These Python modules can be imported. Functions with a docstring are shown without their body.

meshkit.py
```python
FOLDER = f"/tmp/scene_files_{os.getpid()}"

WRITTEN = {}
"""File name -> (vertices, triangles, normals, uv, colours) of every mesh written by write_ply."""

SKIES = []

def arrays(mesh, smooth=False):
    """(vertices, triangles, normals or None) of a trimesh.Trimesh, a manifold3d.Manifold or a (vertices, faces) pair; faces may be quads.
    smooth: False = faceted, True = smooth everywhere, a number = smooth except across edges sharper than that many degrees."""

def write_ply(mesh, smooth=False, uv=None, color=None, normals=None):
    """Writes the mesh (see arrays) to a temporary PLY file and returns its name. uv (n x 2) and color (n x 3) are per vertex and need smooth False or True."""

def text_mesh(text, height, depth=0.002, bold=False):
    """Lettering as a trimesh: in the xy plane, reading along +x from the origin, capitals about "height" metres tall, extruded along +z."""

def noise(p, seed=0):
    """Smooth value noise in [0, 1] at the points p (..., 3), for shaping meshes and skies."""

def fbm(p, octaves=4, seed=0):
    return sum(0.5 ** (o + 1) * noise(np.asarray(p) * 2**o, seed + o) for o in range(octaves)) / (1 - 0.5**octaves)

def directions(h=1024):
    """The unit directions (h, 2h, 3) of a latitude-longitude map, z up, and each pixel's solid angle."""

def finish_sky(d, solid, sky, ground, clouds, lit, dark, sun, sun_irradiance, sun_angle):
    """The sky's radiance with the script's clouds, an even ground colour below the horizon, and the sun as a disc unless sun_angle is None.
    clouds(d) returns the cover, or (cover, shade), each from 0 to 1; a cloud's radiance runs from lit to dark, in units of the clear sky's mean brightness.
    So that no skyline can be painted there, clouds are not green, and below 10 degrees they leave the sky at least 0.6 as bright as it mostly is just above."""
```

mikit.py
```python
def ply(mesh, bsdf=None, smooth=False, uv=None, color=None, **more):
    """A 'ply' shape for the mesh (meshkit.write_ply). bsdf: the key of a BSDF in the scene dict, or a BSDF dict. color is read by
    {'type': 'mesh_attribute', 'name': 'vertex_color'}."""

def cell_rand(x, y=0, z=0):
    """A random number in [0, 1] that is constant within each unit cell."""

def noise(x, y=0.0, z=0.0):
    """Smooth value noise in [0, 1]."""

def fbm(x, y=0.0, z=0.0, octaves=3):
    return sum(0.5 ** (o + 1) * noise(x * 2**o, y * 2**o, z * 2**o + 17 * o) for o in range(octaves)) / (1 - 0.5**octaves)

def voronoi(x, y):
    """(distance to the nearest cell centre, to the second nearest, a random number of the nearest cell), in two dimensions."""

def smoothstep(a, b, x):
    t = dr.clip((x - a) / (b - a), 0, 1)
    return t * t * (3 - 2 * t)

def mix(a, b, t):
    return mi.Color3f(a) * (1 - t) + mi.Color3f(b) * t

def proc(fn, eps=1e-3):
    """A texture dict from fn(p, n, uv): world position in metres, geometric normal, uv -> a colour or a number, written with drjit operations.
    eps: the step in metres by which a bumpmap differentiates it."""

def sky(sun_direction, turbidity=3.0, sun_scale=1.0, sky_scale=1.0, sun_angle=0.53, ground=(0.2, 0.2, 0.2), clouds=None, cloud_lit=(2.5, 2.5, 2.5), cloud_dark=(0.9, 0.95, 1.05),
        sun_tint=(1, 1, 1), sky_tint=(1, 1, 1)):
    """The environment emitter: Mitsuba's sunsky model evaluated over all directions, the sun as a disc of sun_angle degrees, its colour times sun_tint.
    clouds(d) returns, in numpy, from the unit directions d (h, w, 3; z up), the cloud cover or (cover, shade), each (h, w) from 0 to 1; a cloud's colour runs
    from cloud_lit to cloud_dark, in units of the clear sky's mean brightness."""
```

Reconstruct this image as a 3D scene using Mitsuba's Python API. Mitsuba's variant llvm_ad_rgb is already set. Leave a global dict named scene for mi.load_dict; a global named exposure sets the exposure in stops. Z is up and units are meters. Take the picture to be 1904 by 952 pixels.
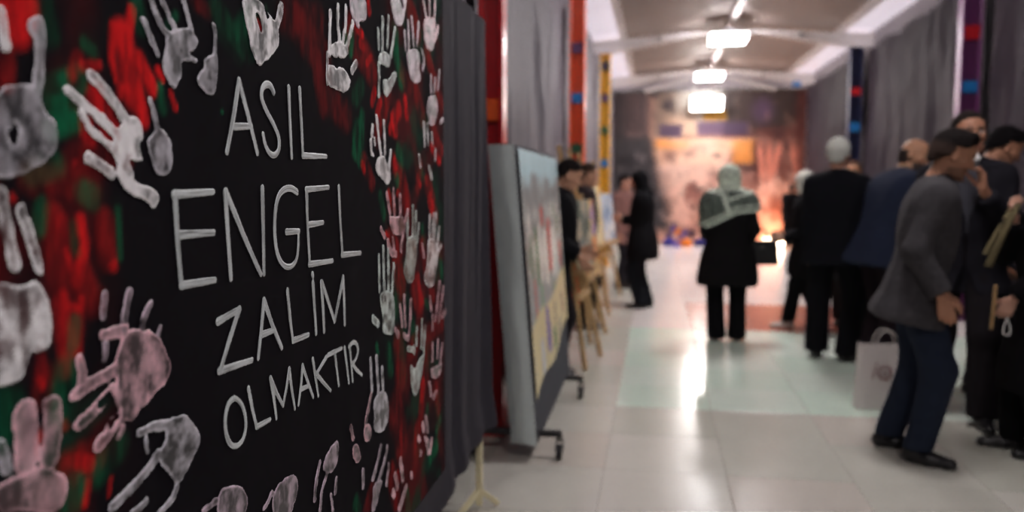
import math
import numpy as np, trimesh, shapely, shapely.geometry as sg, mitsuba as mi, drjit as dr
import mikit, meshkit
from scipy.spatial import cKDTree

T = mi.ScalarTransform4f
scene, labels = {}, {}
RNG = np.random.default_rng(7)

# ------------------------------------------------------------------ camera, lamps' strength, exposure
exposure = 1.5
YAW, PITCH = math.radians(9.844), math.radians(5.014)
FWD = np.array([-math.sin(YAW) * math.cos(PITCH), math.cos(YAW) * math.cos(PITCH), -math.sin(PITCH)])
EYE = np.array([0, 0, 1.46])
scene['camera'] = {'type': 'thinlens', 'fov': 2 * math.degrees(math.atan(952 / 1550)), 'fov_axis': 'x', 'near_clip': 0.05, 'far_clip': 200.0,
                   'to_world': T().look_at(origin=EYE.tolist(), target=(EYE + FWD).tolist(), up=[0, 0, 1]), 'aperture_radius': 0.0078, 'focus_distance': 1.72}
LAMP = [18.6, 17.7, 17.6]          # radiance of the ceiling panels
FLOOD = [22.0, 20.0, 18.5]
SKYLIGHT = [0.150, 0.138, 0.158]   # daylight through the translucent roof strips
FLAME = [13.0, 7.4, 4.6]

# ------------------------------------------------------------------ helpers
def lin(c):
    c = np.asarray(c, float) / 255.0
    return np.where(c < 0.04045, c / 12.92, ((c + 0.055) / 1.055) ** 2.4)

def mat(key, color, rough=0.6, metal=0.0, spec=0.5, **kw):
    base = color if isinstance(color, dict) else {'type': 'rgb', 'value': lin(color).tolist()}
    scene[key] = {'type': 'twosided', 'b': {'type': 'principled', 'base_color': base, 'roughness': rough, 'metallic': metal, 'specular': spec, **kw}}
    return key

def add(key, mesh, bsdf, smooth=False, color=None, **kw):
    assert key not in scene, key
    scene[key] = mikit.ply(mesh, bsdf, smooth, color=color, **kw)
    return key

def numbered(key):
    if key not in scene and not any(k.startswith(key + '__') for k in scene):
        return key
    n = 1
    while f'{key}_{n:03d}' in scene or any(k.startswith(f'{key}_{n:03d}__') for k in scene):
        n += 1
    return f'{key}_{n:03d}'

def part(parent, name, mesh, bsdf, smooth=False, color=None, label=None, **kw):
    k = numbered(parent + '__' + name)
    add(k, mesh, bsdf, smooth, color, **kw)
    if label:
        labels[k] = {'label': label}
    return k

def thing(name, label, category, group=None):
    k = numbered(name)
    while k in labels:
        base = k[:-4] if k[-4] == '_' and k[-3:].isdigit() else k
        n = int(k[-3:]) + 1 if base != k else 1
        k = f'{base}_{n:03d}'
    labels[k] = {'label': label, 'category': category}
    if group:
        labels[k]['group'] = group
    return k

def box(x0, x1, y0, y1, z0, z1, bevel=0.0):
    c = np.array([x0 + x1, y0 + y1, z0 + z1]) / 2
    e = np.abs([x1 - x0, y1 - y0, z1 - z0])
    if bevel <= 0:
        m = trimesh.creation.box(e)
    else:
        b = min(bevel, e.min() * 0.45)
        pts = []
        for s in np.ndindex(2, 2, 2):
            s = np.array(s) * 2 - 1
            for a in range(3):
                q = e / 2 - b
                q[a] += b
                pts.append(s * q)
        m = trimesh.convex.convex_hull(np.array(pts))
    m.apply_translation(c)
    return m

def bar(a, b, w, d=None, up=(0, 0, 1), bevel=0.0):
    """a beam of w x d section from a to b"""
    a, b = np.asarray(a, float), np.asarray(b, float)
    z = b - a
    l = np.linalg.norm(z)
    z /= l
    x = np.cross(up, z)
    if np.linalg.norm(x) < 1e-6:
        x = np.cross((1, 0, 0), z)
    x /= np.linalg.norm(x)
    d = d or w
    m = box(-w / 2, w / 2, -d / 2, d / 2, 0, l, bevel)
    M = np.eye(4)
    M[:3, 0], M[:3, 1], M[:3, 2], M[:3, 3] = x, np.cross(z, x), z, a
    m.apply_transform(M)
    return m

def tube(pts, r, sides=10):
    p = np.asarray(pts, float)
    t = np.gradient(p, axis=0)
    t /= np.linalg.norm(t, axis=1, keepdims=True)
    w_, e_ = np.linalg.eigh(np.cov((p - p.mean(0)).T) if len(p) > 2 else np.outer(p[1] - p[0], p[1] - p[0]))
    ref = e_[:, 0]
    a = np.cross(t, ref)
    a /= np.linalg.norm(a, axis=1, keepdims=True)
    b = np.cross(t, a)
    an = np.arange(sides) * 2 * np.pi / sides
    rr = np.broadcast_to(r, (len(p),))[:, None, None]
    v = (p[:, None] + rr * (np.cos(an)[None, :, None] * a[:, None] + np.sin(an)[None, :, None] * b[:, None])).reshape(-1, 3)
    f = []
    n = len(p)
    for i in range(n - 1):
        for j in range(sides):
            q = i * sides + j, i * sides + (j + 1) % sides, (i + 1) * sides + (j + 1) % sides, (i + 1) * sides + j
            f += [(q[0], q[2], q[1]), (q[0], q[3], q[2])]
    v = np.vstack([v, p[:1], p[-1:]])
    for j in range(sides):
        f += [(n * sides, j, (j + 1) % sides), (n * sides + 1, (n - 1) * sides + (j + 1) % sides, (n - 1) * sides + j)]
    return trimesh.Trimesh(v, f, process=False)

cat = trimesh.util.concatenate

def sheet(nu, nv, fn):
    """a grid of (nu+1)x(nv+1) points fn(u, v) with u, v in [0, 1]"""
    u, v = np.meshgrid(np.linspace(0, 1, nu + 1), np.linspace(0, 1, nv + 1), indexing='ij')
    p = np.stack(fn(u, v), -1).reshape(-1, 3)
    i, j = np.meshgrid(np.arange(nu), np.arange(nv), indexing='ij')
    q = np.stack([i * (nv + 1) + j, (i + 1) * (nv + 1) + j, (i + 1) * (nv + 1) + j + 1, i * (nv + 1) + j + 1], -1).reshape(-1, 4)
    return trimesh.Trimesh(p, np.vstack([q[:, [0, 1, 2]], q[:, [0, 2, 3]]]), process=False)

def N2(x, y, seed=0, octaves=3):
    return meshkit.fbm(np.stack([x, y, np.full_like(x, 3.3)], -1), octaves, seed)

def sst(a, b, x):
    t = np.clip((x - a) / (b - a), 0, 1)
    return t * t * (3 - 2 * t)

# ------------------------------------------------------------------ materials
VC = {'type': 'mesh_attribute', 'name': 'vertex_color'}
mat('mat_cloth', VC, 0.9, spec=0.1)
mat('mat_print', VC, 0.45, spec=0.4)
mat('mat_paint', VC, 0.38, spec=0.5)
mat('mat_skin', VC, 0.55, spec=0.4)
mat('mat_leather', VC, 0.4, spec=0.5)
def cloth_grain(base, amount=0.12, sc=60):
    b = lin(base)
    return mikit.proc(lambda p, n, uv: mi.Color3f(*b.tolist()) * (1 - amount + 2 * amount * mikit.fbm(p.x * sc, p.y * sc, p.z * sc * 0.3, 2)))
mat('mat_curtain_left', cloth_grain((108, 103, 111)), 0.62, spec=0.3)
mat('mat_curtain_right', cloth_grain((50, 43, 50)), 0.66, spec=0.13)
mat('mat_drape', cloth_grain((50, 48, 56)), 0.8, spec=0.2)
mat('mat_wall', (130, 124, 128), 0.9)
mat('mat_wall_pale', (214, 208, 212), 0.9)
mat('mat_sheet', (152, 138, 131), 0.5, 0.1)
mat('mat_sheet_white', (246, 244, 248), 0.55)
mat('mat_steel_white', (244, 240, 238), 0.45)
mat('mat_red', (176, 16, 24), 0.28)
mat('mat_orange', (236, 92, 44), 0.28)
mat('mat_yellow', (244, 188, 50), 0.3)
mat('mat_purple', (104, 46, 98), 0.34)
mat('mat_navy', (26, 30, 62), 0.5, spec=0.25)
for nm, c in dict(patch_blue=(30, 120, 190), patch_green=(20, 76, 48), patch_violet=(92, 60, 100), patch_red=(190, 20, 30), patch_orange=(220, 84, 24), patch_dark=(44, 36, 62)).items():
    mat('mat_' + nm, c, 0.35)
mat('mat_black', (26, 25, 28), 0.5)
mat('mat_metal', (120, 118, 116), 0.35, 0.8)
mat('mat_cream', (226, 216, 178), 0.4)
def wood_fn(p, n, uv):
    g = mikit.fbm(p.x * 30, p.y * 30, p.z * 3, 3)
    return mikit.mix(lin((176, 138, 92)).tolist(), lin((214, 178, 128)).tolist(), g)
mat('mat_wood', mikit.proc(wood_fn), 0.5)
def tile_mat(key, c1, c2, rough):
    a, b = lin(c1).tolist(), lin(c2).tolist()
    mat(key, mikit.proc(lambda p, n, uv: mikit.mix(a, b, mikit.fbm(p.x * 2.3, p.y * 2.3, 0.5, 4))), rough, spec=0.55)
for i, c in enumerate([(190, 188, 178), (196, 193, 184), (184, 183, 172), (194, 187, 178)]):
    tile_mat(f'mat_tile_{i}', c, tuple(min(255, v + 10) for v in c), 0.22)
for i, c in enumerate([(206, 222, 208), (212, 224, 212)]):
    tile_mat(f'mat_mint_{i}', c, tuple(min(255, v + 8) for v in c), 0.15)
tile_mat('mat_pale', (218, 212, 208), (228, 222, 218), 0.13)
tile_mat('mat_terracotta', (150, 82, 66), (164, 96, 78), 0.2)
mat('mat_grout', (168, 162, 155), 0.8)
scene['mat_lamp'] = {'type': 'twosided', 'b': {'type': 'diffuse', 'reflectance': {'type': 'rgb', 'value': [0.8, 0.8, 0.8]}}}

# ------------------------------------------------------------------ the setting
X0, X1, Y0, Y1, XC = -1.16, 3.48, -3.2, 20.45, 1.16
BAYS = [-0.6 - 5.1 + 0.15, -0.45, 4.65, 9.6, 14.7, 19.8]
struct = lambda k: labels.setdefault(k, {}).update(kind='structure')

add('floor', box(X0, X1, Y0, Y1, -0.2, -0.003), 'mat_grout')
labels['floor'] = {'label': 'polished tiled corridor floor with mint and terracotta fields', 'kind': 'structure'}
TILE = 0.61
tile_mesh = box(0, TILE - 0.004, 0, TILE - 0.004, -0.012, 0.0, 0.0015)
tile_ply = {}
for j in range(-9, 25):
    for i in range(-2, 6):
        x, y = -0.245 + TILE * i, 5.41 + TILE * j
        if x + TILE <= X0 or x >= X1 - 0.01 or y >= Y1:
            continue
        if i >= 1 and i < 4 and 5 <= j < 8:
            m = 'mat_terracotta'
        elif i >= 0 and 0 <= j < 5:
            m = f'mat_mint_{(i + j * 3) % 2}'
        elif i >= 0 and j >= 5:
            m = 'mat_pale'
        else:
            m = f'mat_tile_{int(RNG.integers(4))}'
        xa, xb = max(x, X0), min(x + TILE - 0.004, X1)
        if xb - xa > TILE - 0.01:
            d = tile_ply.setdefault(m, mikit.ply(tile_mesh, m))
            scene[numbered('floor__tile')] = {**d, 'to_world': T().translate([x, y, float(RNG.uniform(-0.0006, 0.0006))])}
        else:
            part('floor', 'tile', box(xa, xb, y, y + TILE - 0.004, -0.012, 0.0, 0.0015), m)

for k, b in dict(wall_left=(X0 - 0.15, X0, Y0, Y1, -0.2, 4.4), wall_right=(X1, X1 + 0.15, Y0, Y1, -0.2, 4.4), wall_back=(X0 - 0.15, X1 + 0.15, Y1, Y1 + 0.15, -0.2, 4.6),
                 wall_front=(X0 - 0.15, X1 + 0.15, Y0 - 0.15, Y0, -0.2, 4.6)).items():
    add(k, box(*b), 'mat_wall_pale' if k == 'wall_back' else 'mat_wall')
    struct(k)

def roof_z(x):
    return 4.12 - 0.075 * abs(x - XC)
def roof_sheet(xa, xb, ya, yb):
    n = int((yb - ya) / 0.042)
    prof = lambda y: 0.028 * sst(0.25, 0.4, np.abs(((y / 0.25) % 1.0) - 0.5))
    return sheet(4, n, lambda u, v: (xa + (xb - xa) * u, ya + (yb - ya) * v, 4.12 - 0.075 * np.abs(xa + (xb - xa) * u - XC) + prof(ya + (yb - ya) * v)))
_c = cat([sheet(1, 1, lambda u, v: (X0 - 0.15 + (XC - X0 + 0.15) * u, Y0 + (Y1 - Y0) * v, roof_z(X0 - 0.15) + (roof_z(XC) - roof_z(X0 - 0.15)) * u + 0.06)),
          sheet(1, 1, lambda u, v: (XC + (X1 + 0.15 - XC) * u, Y0 + (Y1 - Y0) * v, roof_z(XC) + (roof_z(X1 + 0.15) - roof_z(XC)) * u + 0.06))])
scene['ceiling'] = mikit.ply(_c, 'mat_wall')
labels['ceiling'] = {'label': 'low pitched metal roof with pale strips along both walls', 'kind': 'structure'}
edges = [Y0] + [b for b in BAYS if b > Y0] + [Y1]
for a, b in zip(edges[:-1], edges[1:]):
    for xa, xb in ((XC - 1.77, XC), (XC, XC + 1.77)):
        part('ceiling', 'roof_panel', roof_sheet(xa, xb, a, b), 'mat_sheet', 30)
    for xa, xb in ((X0, XC - 1.77), (XC + 1.77, X1)):      # translucent strips, lit by the day outside
        sk = part('ceiling', 'skylight', trimesh.Trimesh(*(lambda m: (m.vertices, m.faces[:, ::-1]))(roof_sheet(xa, xb, a, b)), process=False), 'mat_sheet_white', 30, label='translucent white roof strip')
        scene[sk]['emitter'] = {'type': 'area', 'radiance': {'type': 'rgb', 'value': SKYLIGHT}, 'sampling_weight': 0.3}

# purlins and frames
for x, w, lab in ((XC - 1.77, 0.11, 'white roof purlin running above the left curtains'), (XC, 0.1, 'roof purlin running along the ridge above the lamps'), (XC + 1.77, 0.11, 'white roof purlin running above the right curtains')):
    k = thing('roof_purlin', lab, 'beam')
    z = roof_z(x) - 0.04
    add(k, cat([box(x - w / 2, x + w / 2, Y0, Y1, z - 0.03, z - 0.018), box(x - 0.008, x + 0.008, Y0, Y1, z - 0.02, z + 0.04), box(x - w / 2, x + w / 2, Y0, Y1, z + 0.03, z + 0.04)]), 'mat_steel_white')
def rafter(y, lab):
    k = thing('roof_beam', lab, 'beam')
    xs = np.linspace(X0 + 0.02, X1 - 0.02, 41)
    top = np.array([roof_z(x) - 0.072 for x in xs])
    t = np.abs(xs - XC) / 2.25
    bot = top - (0.06 + 0.16 * sst(0.1, 0.95, t))
    poly = sg.Polygon(list(zip(xs, top)) + list(zip(xs[::-1], bot[::-1])))
    web = trimesh.creation.extrude_polygon(poly, 0.016, engine='earcut')
    web.apply_transform(np.array([[1, 0, 0, 0], [0, 0, -1, y + 0.008], [0, 1, 0, 0], [0, 0, 0, 1]]))
    def flange(zz, th):
        p = sg.Polygon(list(zip(xs, zz)) + list(zip(xs[::-1], zz[::-1] + th)))
        f = trimesh.creation.extrude_polygon(p, 0.14, engine='earcut')
        f.apply_transform(np.array([[1, 0, 0, 0], [0, 0, -1, y + 0.07], [0, 1, 0, 0], [0, 0, 0, 1]]))
        return f
    add(k + '__web', web, 'mat_steel_white')
    add(k + '__flange', flange(bot, 0.014), 'mat_steel_white')
    add(k + '__flange_001', flange(top - 0.014, 0.014), 'mat_steel_white')
    for x in (XC - 1.15, XC + 1.15):
        part(k, 'splice_plate', box(x - 0.012, x + 0.012, y - 0.068, y + 0.068, np.interp(x, xs, bot) + 0.012, np.interp(x, xs, top) - 0.012), 'mat_metal')
    return k
for y, lab in zip(BAYS[1:], ('white arched roof beam behind the camera end of the hall', 'white arched roof beam carried by the red post', 'white arched roof beam carried by the orange post', 'white arched roof beam between the yellow and navy posts', 'white arched roof beam close in front of the mural')):
    kb = rafter(y, lab)
part(kb, 'patch', box(2.95, 3.12, 19.71, 19.725, 3.6, 3.72), 'mat_patch_blue')
for sx, lab in ((-1, 'slanting white brace under the far roof, left of the centre lamp'), (1, 'slanting white brace under the far roof, right of the centre lamp')):
    k = thing('roof_brace', lab, 'brace')
    add(k, bar((XC + sx * 1.5, 20.2, 3.6), (XC + sx * 0.42, 20.2, 3.9), 0.07, 0.07, bevel=0.004), 'mat_steel_white')

# columns: H sections with small coloured plates on the web that looks down the hall
def column(side, y, m, lab, patches, top=3.655, inner=-0.825):
    xa, xb = (-1.0, inner) if side == 'left' else (3.1, 3.3)
    k = thing('column', lab, 'column')
    t = 0.022
    add(k + '__web', box(xa + t, xb - t, y + 0.07, y + 0.086, 0.012, top), m)
    for a in (xa, xb - t):
        part(k, 'flange', box(a, a + t, y, y + 0.156, 0.012, top, 0.003), m)
    part(k, 'base_plate', box(xa - 0.02, xb + 0.02, y - 0.03, y + 0.19, 0.0, 0.014, 0.002), m)
    part(k, 'cap_plate', box(xa - 0.015, xb + 0.015, y - 0.01, y + 0.17, top, top + 0.014, 0.002), m)
    for z, h, c in patches:
        part(k, 'patch', box(xa + t + 0.002, xb - t - 0.002, y + 0.004, y + 0.07, z - h / 2, z + h / 2, 0.003), 'mat_patch_' + c, label={'blue': 'blue', 'green': 'green', 'violet': 'violet', 'red': 'red', 'orange': 'orange', 'dark': 'dark'}[c] + ' block set into the post')
    return k
column('left', 4.65, 'mat_red', 'glossy red steel post behind the grey draped board', [(1.87, 0.12, 'orange'), (2.6, 0.11, 'blue')], inner=-0.862)
column('left', 9.55, 'mat_orange', 'orange steel post with blue and green blocks', [(2.98, 0.11, 'violet'), (2.42, 0.11, 'blue'), (1.85, 0.11, 'green')])
column('left', 14.65, 'mat_yellow', 'yellow steel post nearest the mural on the left', [(3.47, 0.15, 'dark'), (2.92, 0.13, 'violet'), (2.37, 0.13, 'green'), (1.8, 0.13, 'blue')])
column('right', 9.5, 'mat_purple', 'purple steel post with red and blue blocks on the right wall', [(3.02, 0.14, 'red'), (2.46, 0.12, 'blue')])
column('right', 14.65, 'mat_navy', 'navy steel post with a red and a blue block, right of the mural', [(2.96, 0.12, 'red'), (2.38, 0.14, 'blue')])

# curtains
def wall_curtain(side, ya, yb, lab, seed, top=3.66):
    k = thing('wall_curtain', lab, 'curtain')
    xb = -1.075 if side == 'left' else 3.4
    s = 1 if side == 'left' else -1
    def fn(u, v):
        y, z = ya + (yb - ya) * u, 0.03 + (top - 0.03) * v
        skew = y + 0.22 * (1 - v) * np.sin(seed + y * 0.9) + 0.3 * (1 - v)
        f = 0.030 * (N2(skew * 3.1, z * 0.22, seed, 2) - 0.5) + 0.022 * (N2(skew * 8.0, z * 0.3, seed + 9, 2) - 0.5)
        sag = 0.05 * (N2(y * 1.1 + z * 0.8, z * 1.2 - y * 0.5, seed + 5, 3) - 0.5) + 0.03 * (1 - np.abs(2 * N2(y * 1.6 + z * 0.55, z * 0.35 - y * 0.12, seed + 6, 2) - 1)) ** 3
        e = np.sin(np.pi * np.clip(u, 0, 1)) ** 0.3
        z = z - 0.05 * np.sin(np.pi * np.clip((u * (yb - ya) / 1.27) % 1, 0, 1)) * sst(0.8, 1, v)
        x = xb + s * (1.4 if side == 'left' else 2.5) * (f + sag) * (0.4 + 0.6 * e)
        return np.clip(x, X0 + 0.012, X1 - 0.012), y, z
    add(k, sheet(int((yb - ya) / 0.035), 60, fn), 'mat_curtain_' + side, True)
LB = [(-3.1, -0.5), (-0.3, 4.6), (4.85, 9.52), (9.75, 14.62), (14.85, 20.2)]
LL = ['grey curtain on the left wall behind the camera', 'grey curtain on the left wall hidden behind the painted banner', 'grey curtain between the red and orange posts', 'grey curtain between the orange and yellow posts', 'grey curtain between the yellow post and the mural']
RB = [(-3.1, -0.5), (-0.3, 4.4), (4.6, 9.46), (9.7, 14.62), (14.85, 20.2)]
RL = ['grey curtain on the right wall behind the camera', 'grey curtain on the near right wall outside the crowd', 'grey curtain right of the purple post, behind the crowd', 'long creased grey curtain between the purple and navy posts', 'grey curtain between the navy post and the mural']
for i in range(5):
    wall_curtain('left', *LB[i], LL[i], 11 + i)
    wall_curtain('right', *RB[i], RL[i], 31 + i)

# lamps: square LED panels in a row under the ridge
def lamp(y, level, lab, x=1.1, z=3.745):
    k = thing('ceiling_lamp', lab, 'lamp')
    fr = box(x - 0.3, x + 0.3, y - 0.3, y + 0.3, z + 0.092, z + 0.11, 0.004)
    part(k, 'frame', fr, 'mat_steel_white')
    em = box(x - 0.285, x + 0.285, y - 0.285, y + 0.285, z - 0.004, z + 0.091, 0.012)
    scene[k + '__diffuser'] = {**mikit.ply(em, 'mat_lamp'), 'emitter': {'type': 'area', 'radiance': {'type': 'rgb', 'value': [v * level for v in LAMP]}}}
    for dx in (-0.22, 0.22):
        part(k, 'hanger', tube([(x + dx, y, z + 0.11), (x + dx, y, roof_z(x + dx) - 0.02)], 0.004, 6), 'mat_metal')
for y, lv, lab in ((-0.6, 0.95, 'square LED panel lamp over the camera end of the hall'), (4.3, 0.75, 'square LED panel lamp above the gap between the banner and the crowd'), (9.2, 1.3, 'square LED panel lamp above the woman in the keffiyeh shawl'),
               (14.2, 1.6, 'bright square LED panel lamp, nearer of the two seen under the ridge'), (19.1, 1.35, 'bright square LED panel lamp close to the mural, under the far beam')):
    lamp(y, lv, lab)
k = thing('flood_lamp', 'large glowing flood lamp hung in front of the top of the mural', 'lamp')
tilt = np.eye(4)
ang = math.radians(-52)
tilt[1:3, 1:3] = [[math.cos(ang), -math.sin(ang)], [math.sin(ang), math.cos(ang)]]
tilt[:3, 3] = [1.1, 19.9, 3.28]
fl = box(-0.37, 0.37, -0.2, 0.2, 0.0, 0.06, 0.006); fl.apply_transform(tilt)
part(k, 'housing', fl, 'mat_metal')
em = box(-0.35, 0.35, -0.18, 0.18, -0.012, -0.002, 0.002); em.apply_transform(tilt)
scene[k + '__glass'] = {**mikit.ply(em, 'mat_lamp'), 'emitter': {'type': 'area', 'radiance': {'type': 'rgb', 'value': FLOOD}}}
for bx in (0.80, 1.40):
    part(k, 'bracket', bar((bx, 19.886, 3.26), (bx, 19.886, 4.0), 0.02), 'mat_metal')

# ------------------------------------------------------------------ the mural (one printed sheet)
def paint_mural(s, t):
    """s 0..1 across, t 0..1 from the top: a ruined street, a gold dome behind, fire and rubble"""
    s = s + 0.02 * (N2(s * 9, t * 9, 1) - 0.5); t = t + 0.02 * (N2(s * 9, t * 9, 2) - 0.5)
    n1, n2, n3 = N2(s * 14, t * 11, 3, 4), N2(s * 30, t * 24, 4, 3), N2(s * 5, t * 4, 5, 3)
    C = np.zeros(s.shape + (3,)) + lin((150, 112, 100))
    def lay(c, a):
        nonlocal C
        C = C * (1 - a[..., None]) + lin(c) * a[..., None]
    blob = lambda cs, ct, rs, rt, soft=0.5: 1 - sst(1 - soft, 1 + soft, np.sqrt(((s - cs) / rs) ** 2 + ((t - ct) / rt) ** 2))
    rect = lambda a, b, c, d, e=0.012: sst(a - e, a + e, s) * (1 - sst(b - e, b + e, s)) * sst(c - e, c + e, t) * (1 - sst(d - e, d + e, t))
    lay((240, 184, 164), rect(.2, .98, .28, 1.1, .04) * (0.6 + 0.4 * n1))
    lay((238, 168, 104), rect(.21, .76, .30, .48, .02) * (0.25 + 0.5 * n3))
    lay((240, 162, 70), rect(.62, .75, .32, .48, .03) * 0.8)
    lay((252, 214, 196), blob(.48, .5, .26, .22) * n1 * 1.3)
    lay((150, 84, 74), rect(.24, .76, .34, .95, .04) * sst(.52, .68, n1) * .55)
    lay((90, 54, 52), rect(.3, .8, .42, .95, .04) * sst(.62, .74, n2) * .6)
    big = N2(s * 7 + 3, t * 6, 8, 3)
    lay((120, 68, 62), rect(.26, .98, .36, .96, .06) * sst(.48, .6, big) * .75)
    lay((64, 46, 48), rect(.30, .98, .44, .92, .06) * sst(.58, .68, N2(s * 9, t * 8, 9, 3)) * .8)
    lay((236, 150, 60), (rect(.22, .40, .31, .37, .015) + rect(.63, .75, .32, .47, .02)) * .75)
    # sky glow, trees
    lay((120, 104, 88), rect(.22, .45, -.1, .30, .03) * (0.5 + 0.5 * n1))
    lay((250, 246, 232), blob(.5, .06, .13, .2, .6))
    lay((230, 190, 160), blob(.40, .25, .1, .12, .6) * .7)
    lay((58, 43, 40), rect(.57, 1.0, -.1, .30, .03) * sst(.25, .5, n1 + .16))
    lay((150, 110, 96), rect(.66, .98, .08, .3, .03) * sst(.56, .68, N2(s * 10, t * 7, 12, 3)) * .7)
    lay((58, 44, 46), rect(.18, .36, -.1, .16, .03) * sst(.42, .6, n1))
    # golden dome on a mauve building
    lay((228, 172, 62), blob(.535, .19, .062, .11, .12) * (t < .19))
    lay((112, 86, 108), rect(.44, .6, .19, .29))
    lay((72, 54, 76), rect(.58, .71, .2, .3)); lay((82, 62, 84), rect(.25, .37, .21, .3))
    for w in np.linspace(.455, .585, 6):
        lay((70, 52, 76), rect(w - .006, w + .006, .2, .27, .004) * .8)
    lay((120, 66, 60), rect(.36, .74, .285, .305, .01) * .7)
    # left ruin
    lay((66, 55, 56), rect(-.1, .19, -.1, .42, .02)); lay((120, 94, 92), rect(.07, .17, .02, .30, .02) * .8)
    for w in (.085, .115, .148):
        lay((52, 44, 46), rect(w - .009, w + .009, .03, .26, .006))
    lay((66, 62, 64), rect(-.1, .22, .3, .72, .04)); g = sst(.0, .1, .36 - s + (t - .75) * .28 + .06 * (n1 - .5)) * sst(.25, .45, t)
    lay((60, 56, 60), g * (1 - sst(.88, .96, t))); lay((44, 40, 44), g * sst(.5, .7, n1) * (1 - sst(.85, .95, t))); lay((116, 106, 108), g * sst(.58, .72, n2) * .7 * (1 - sst(.85, .95, t)))
    # right ruin with leaning pillars
    lay((104, 54, 48), rect(.74, .99, .24, .60, .03) * (0.6 + .4 * n1))
    lay((70, 40, 40), rect(.74, .99, .24, .60, .03) * sst(.5, .6, n1) * .7)
    for a, b in ((.77, .02), (.82, .0), (.88, -.04), (.93, .03), (.965, 0)):
        w = a + b * (t - .3) * 4
        lay((226, 140, 118), (1 - sst(.008, .02, np.abs(s - w))) * sst(.3, .4, t) * (1 - sst(.5, .72, t)))
    lay((110, 80, 120), blob(.78, .13, .05, .07, .8) * .4); lay((90, 40, 36), rect(.95, 1.02, .0, .62, .02) * .8)
    # rubble
    r = sst(.5, .62, t)
    lay((250, 200, 182), r * rect(.3, 1.1, .4, 1.1, .05) * sst(.48, .62, n2) * .8); lay((126, 60, 54), r * rect(.34, 1.1, .5, 1.1, .05) * sst(.54, .66, n1) * .75)
    lay((236, 140, 100), blob(.86, .9, .14, .16, .8) * .5); lay((248, 190, 150), blob(.86, .98, .08, .08, .8) * .6)
    for cs, ct, col in ((.33, .9, (70, 60, 140)), (.355, .92, (230, 130, 50)), (.39, .93, (90, 80, 150)), (.31, .95, (70, 60, 110)), (.37, .965, (120, 90, 140)), (.43, .93, (50, 40, 60))):
        lay(col, blob(cs, ct, .018, .026, .4))
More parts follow.
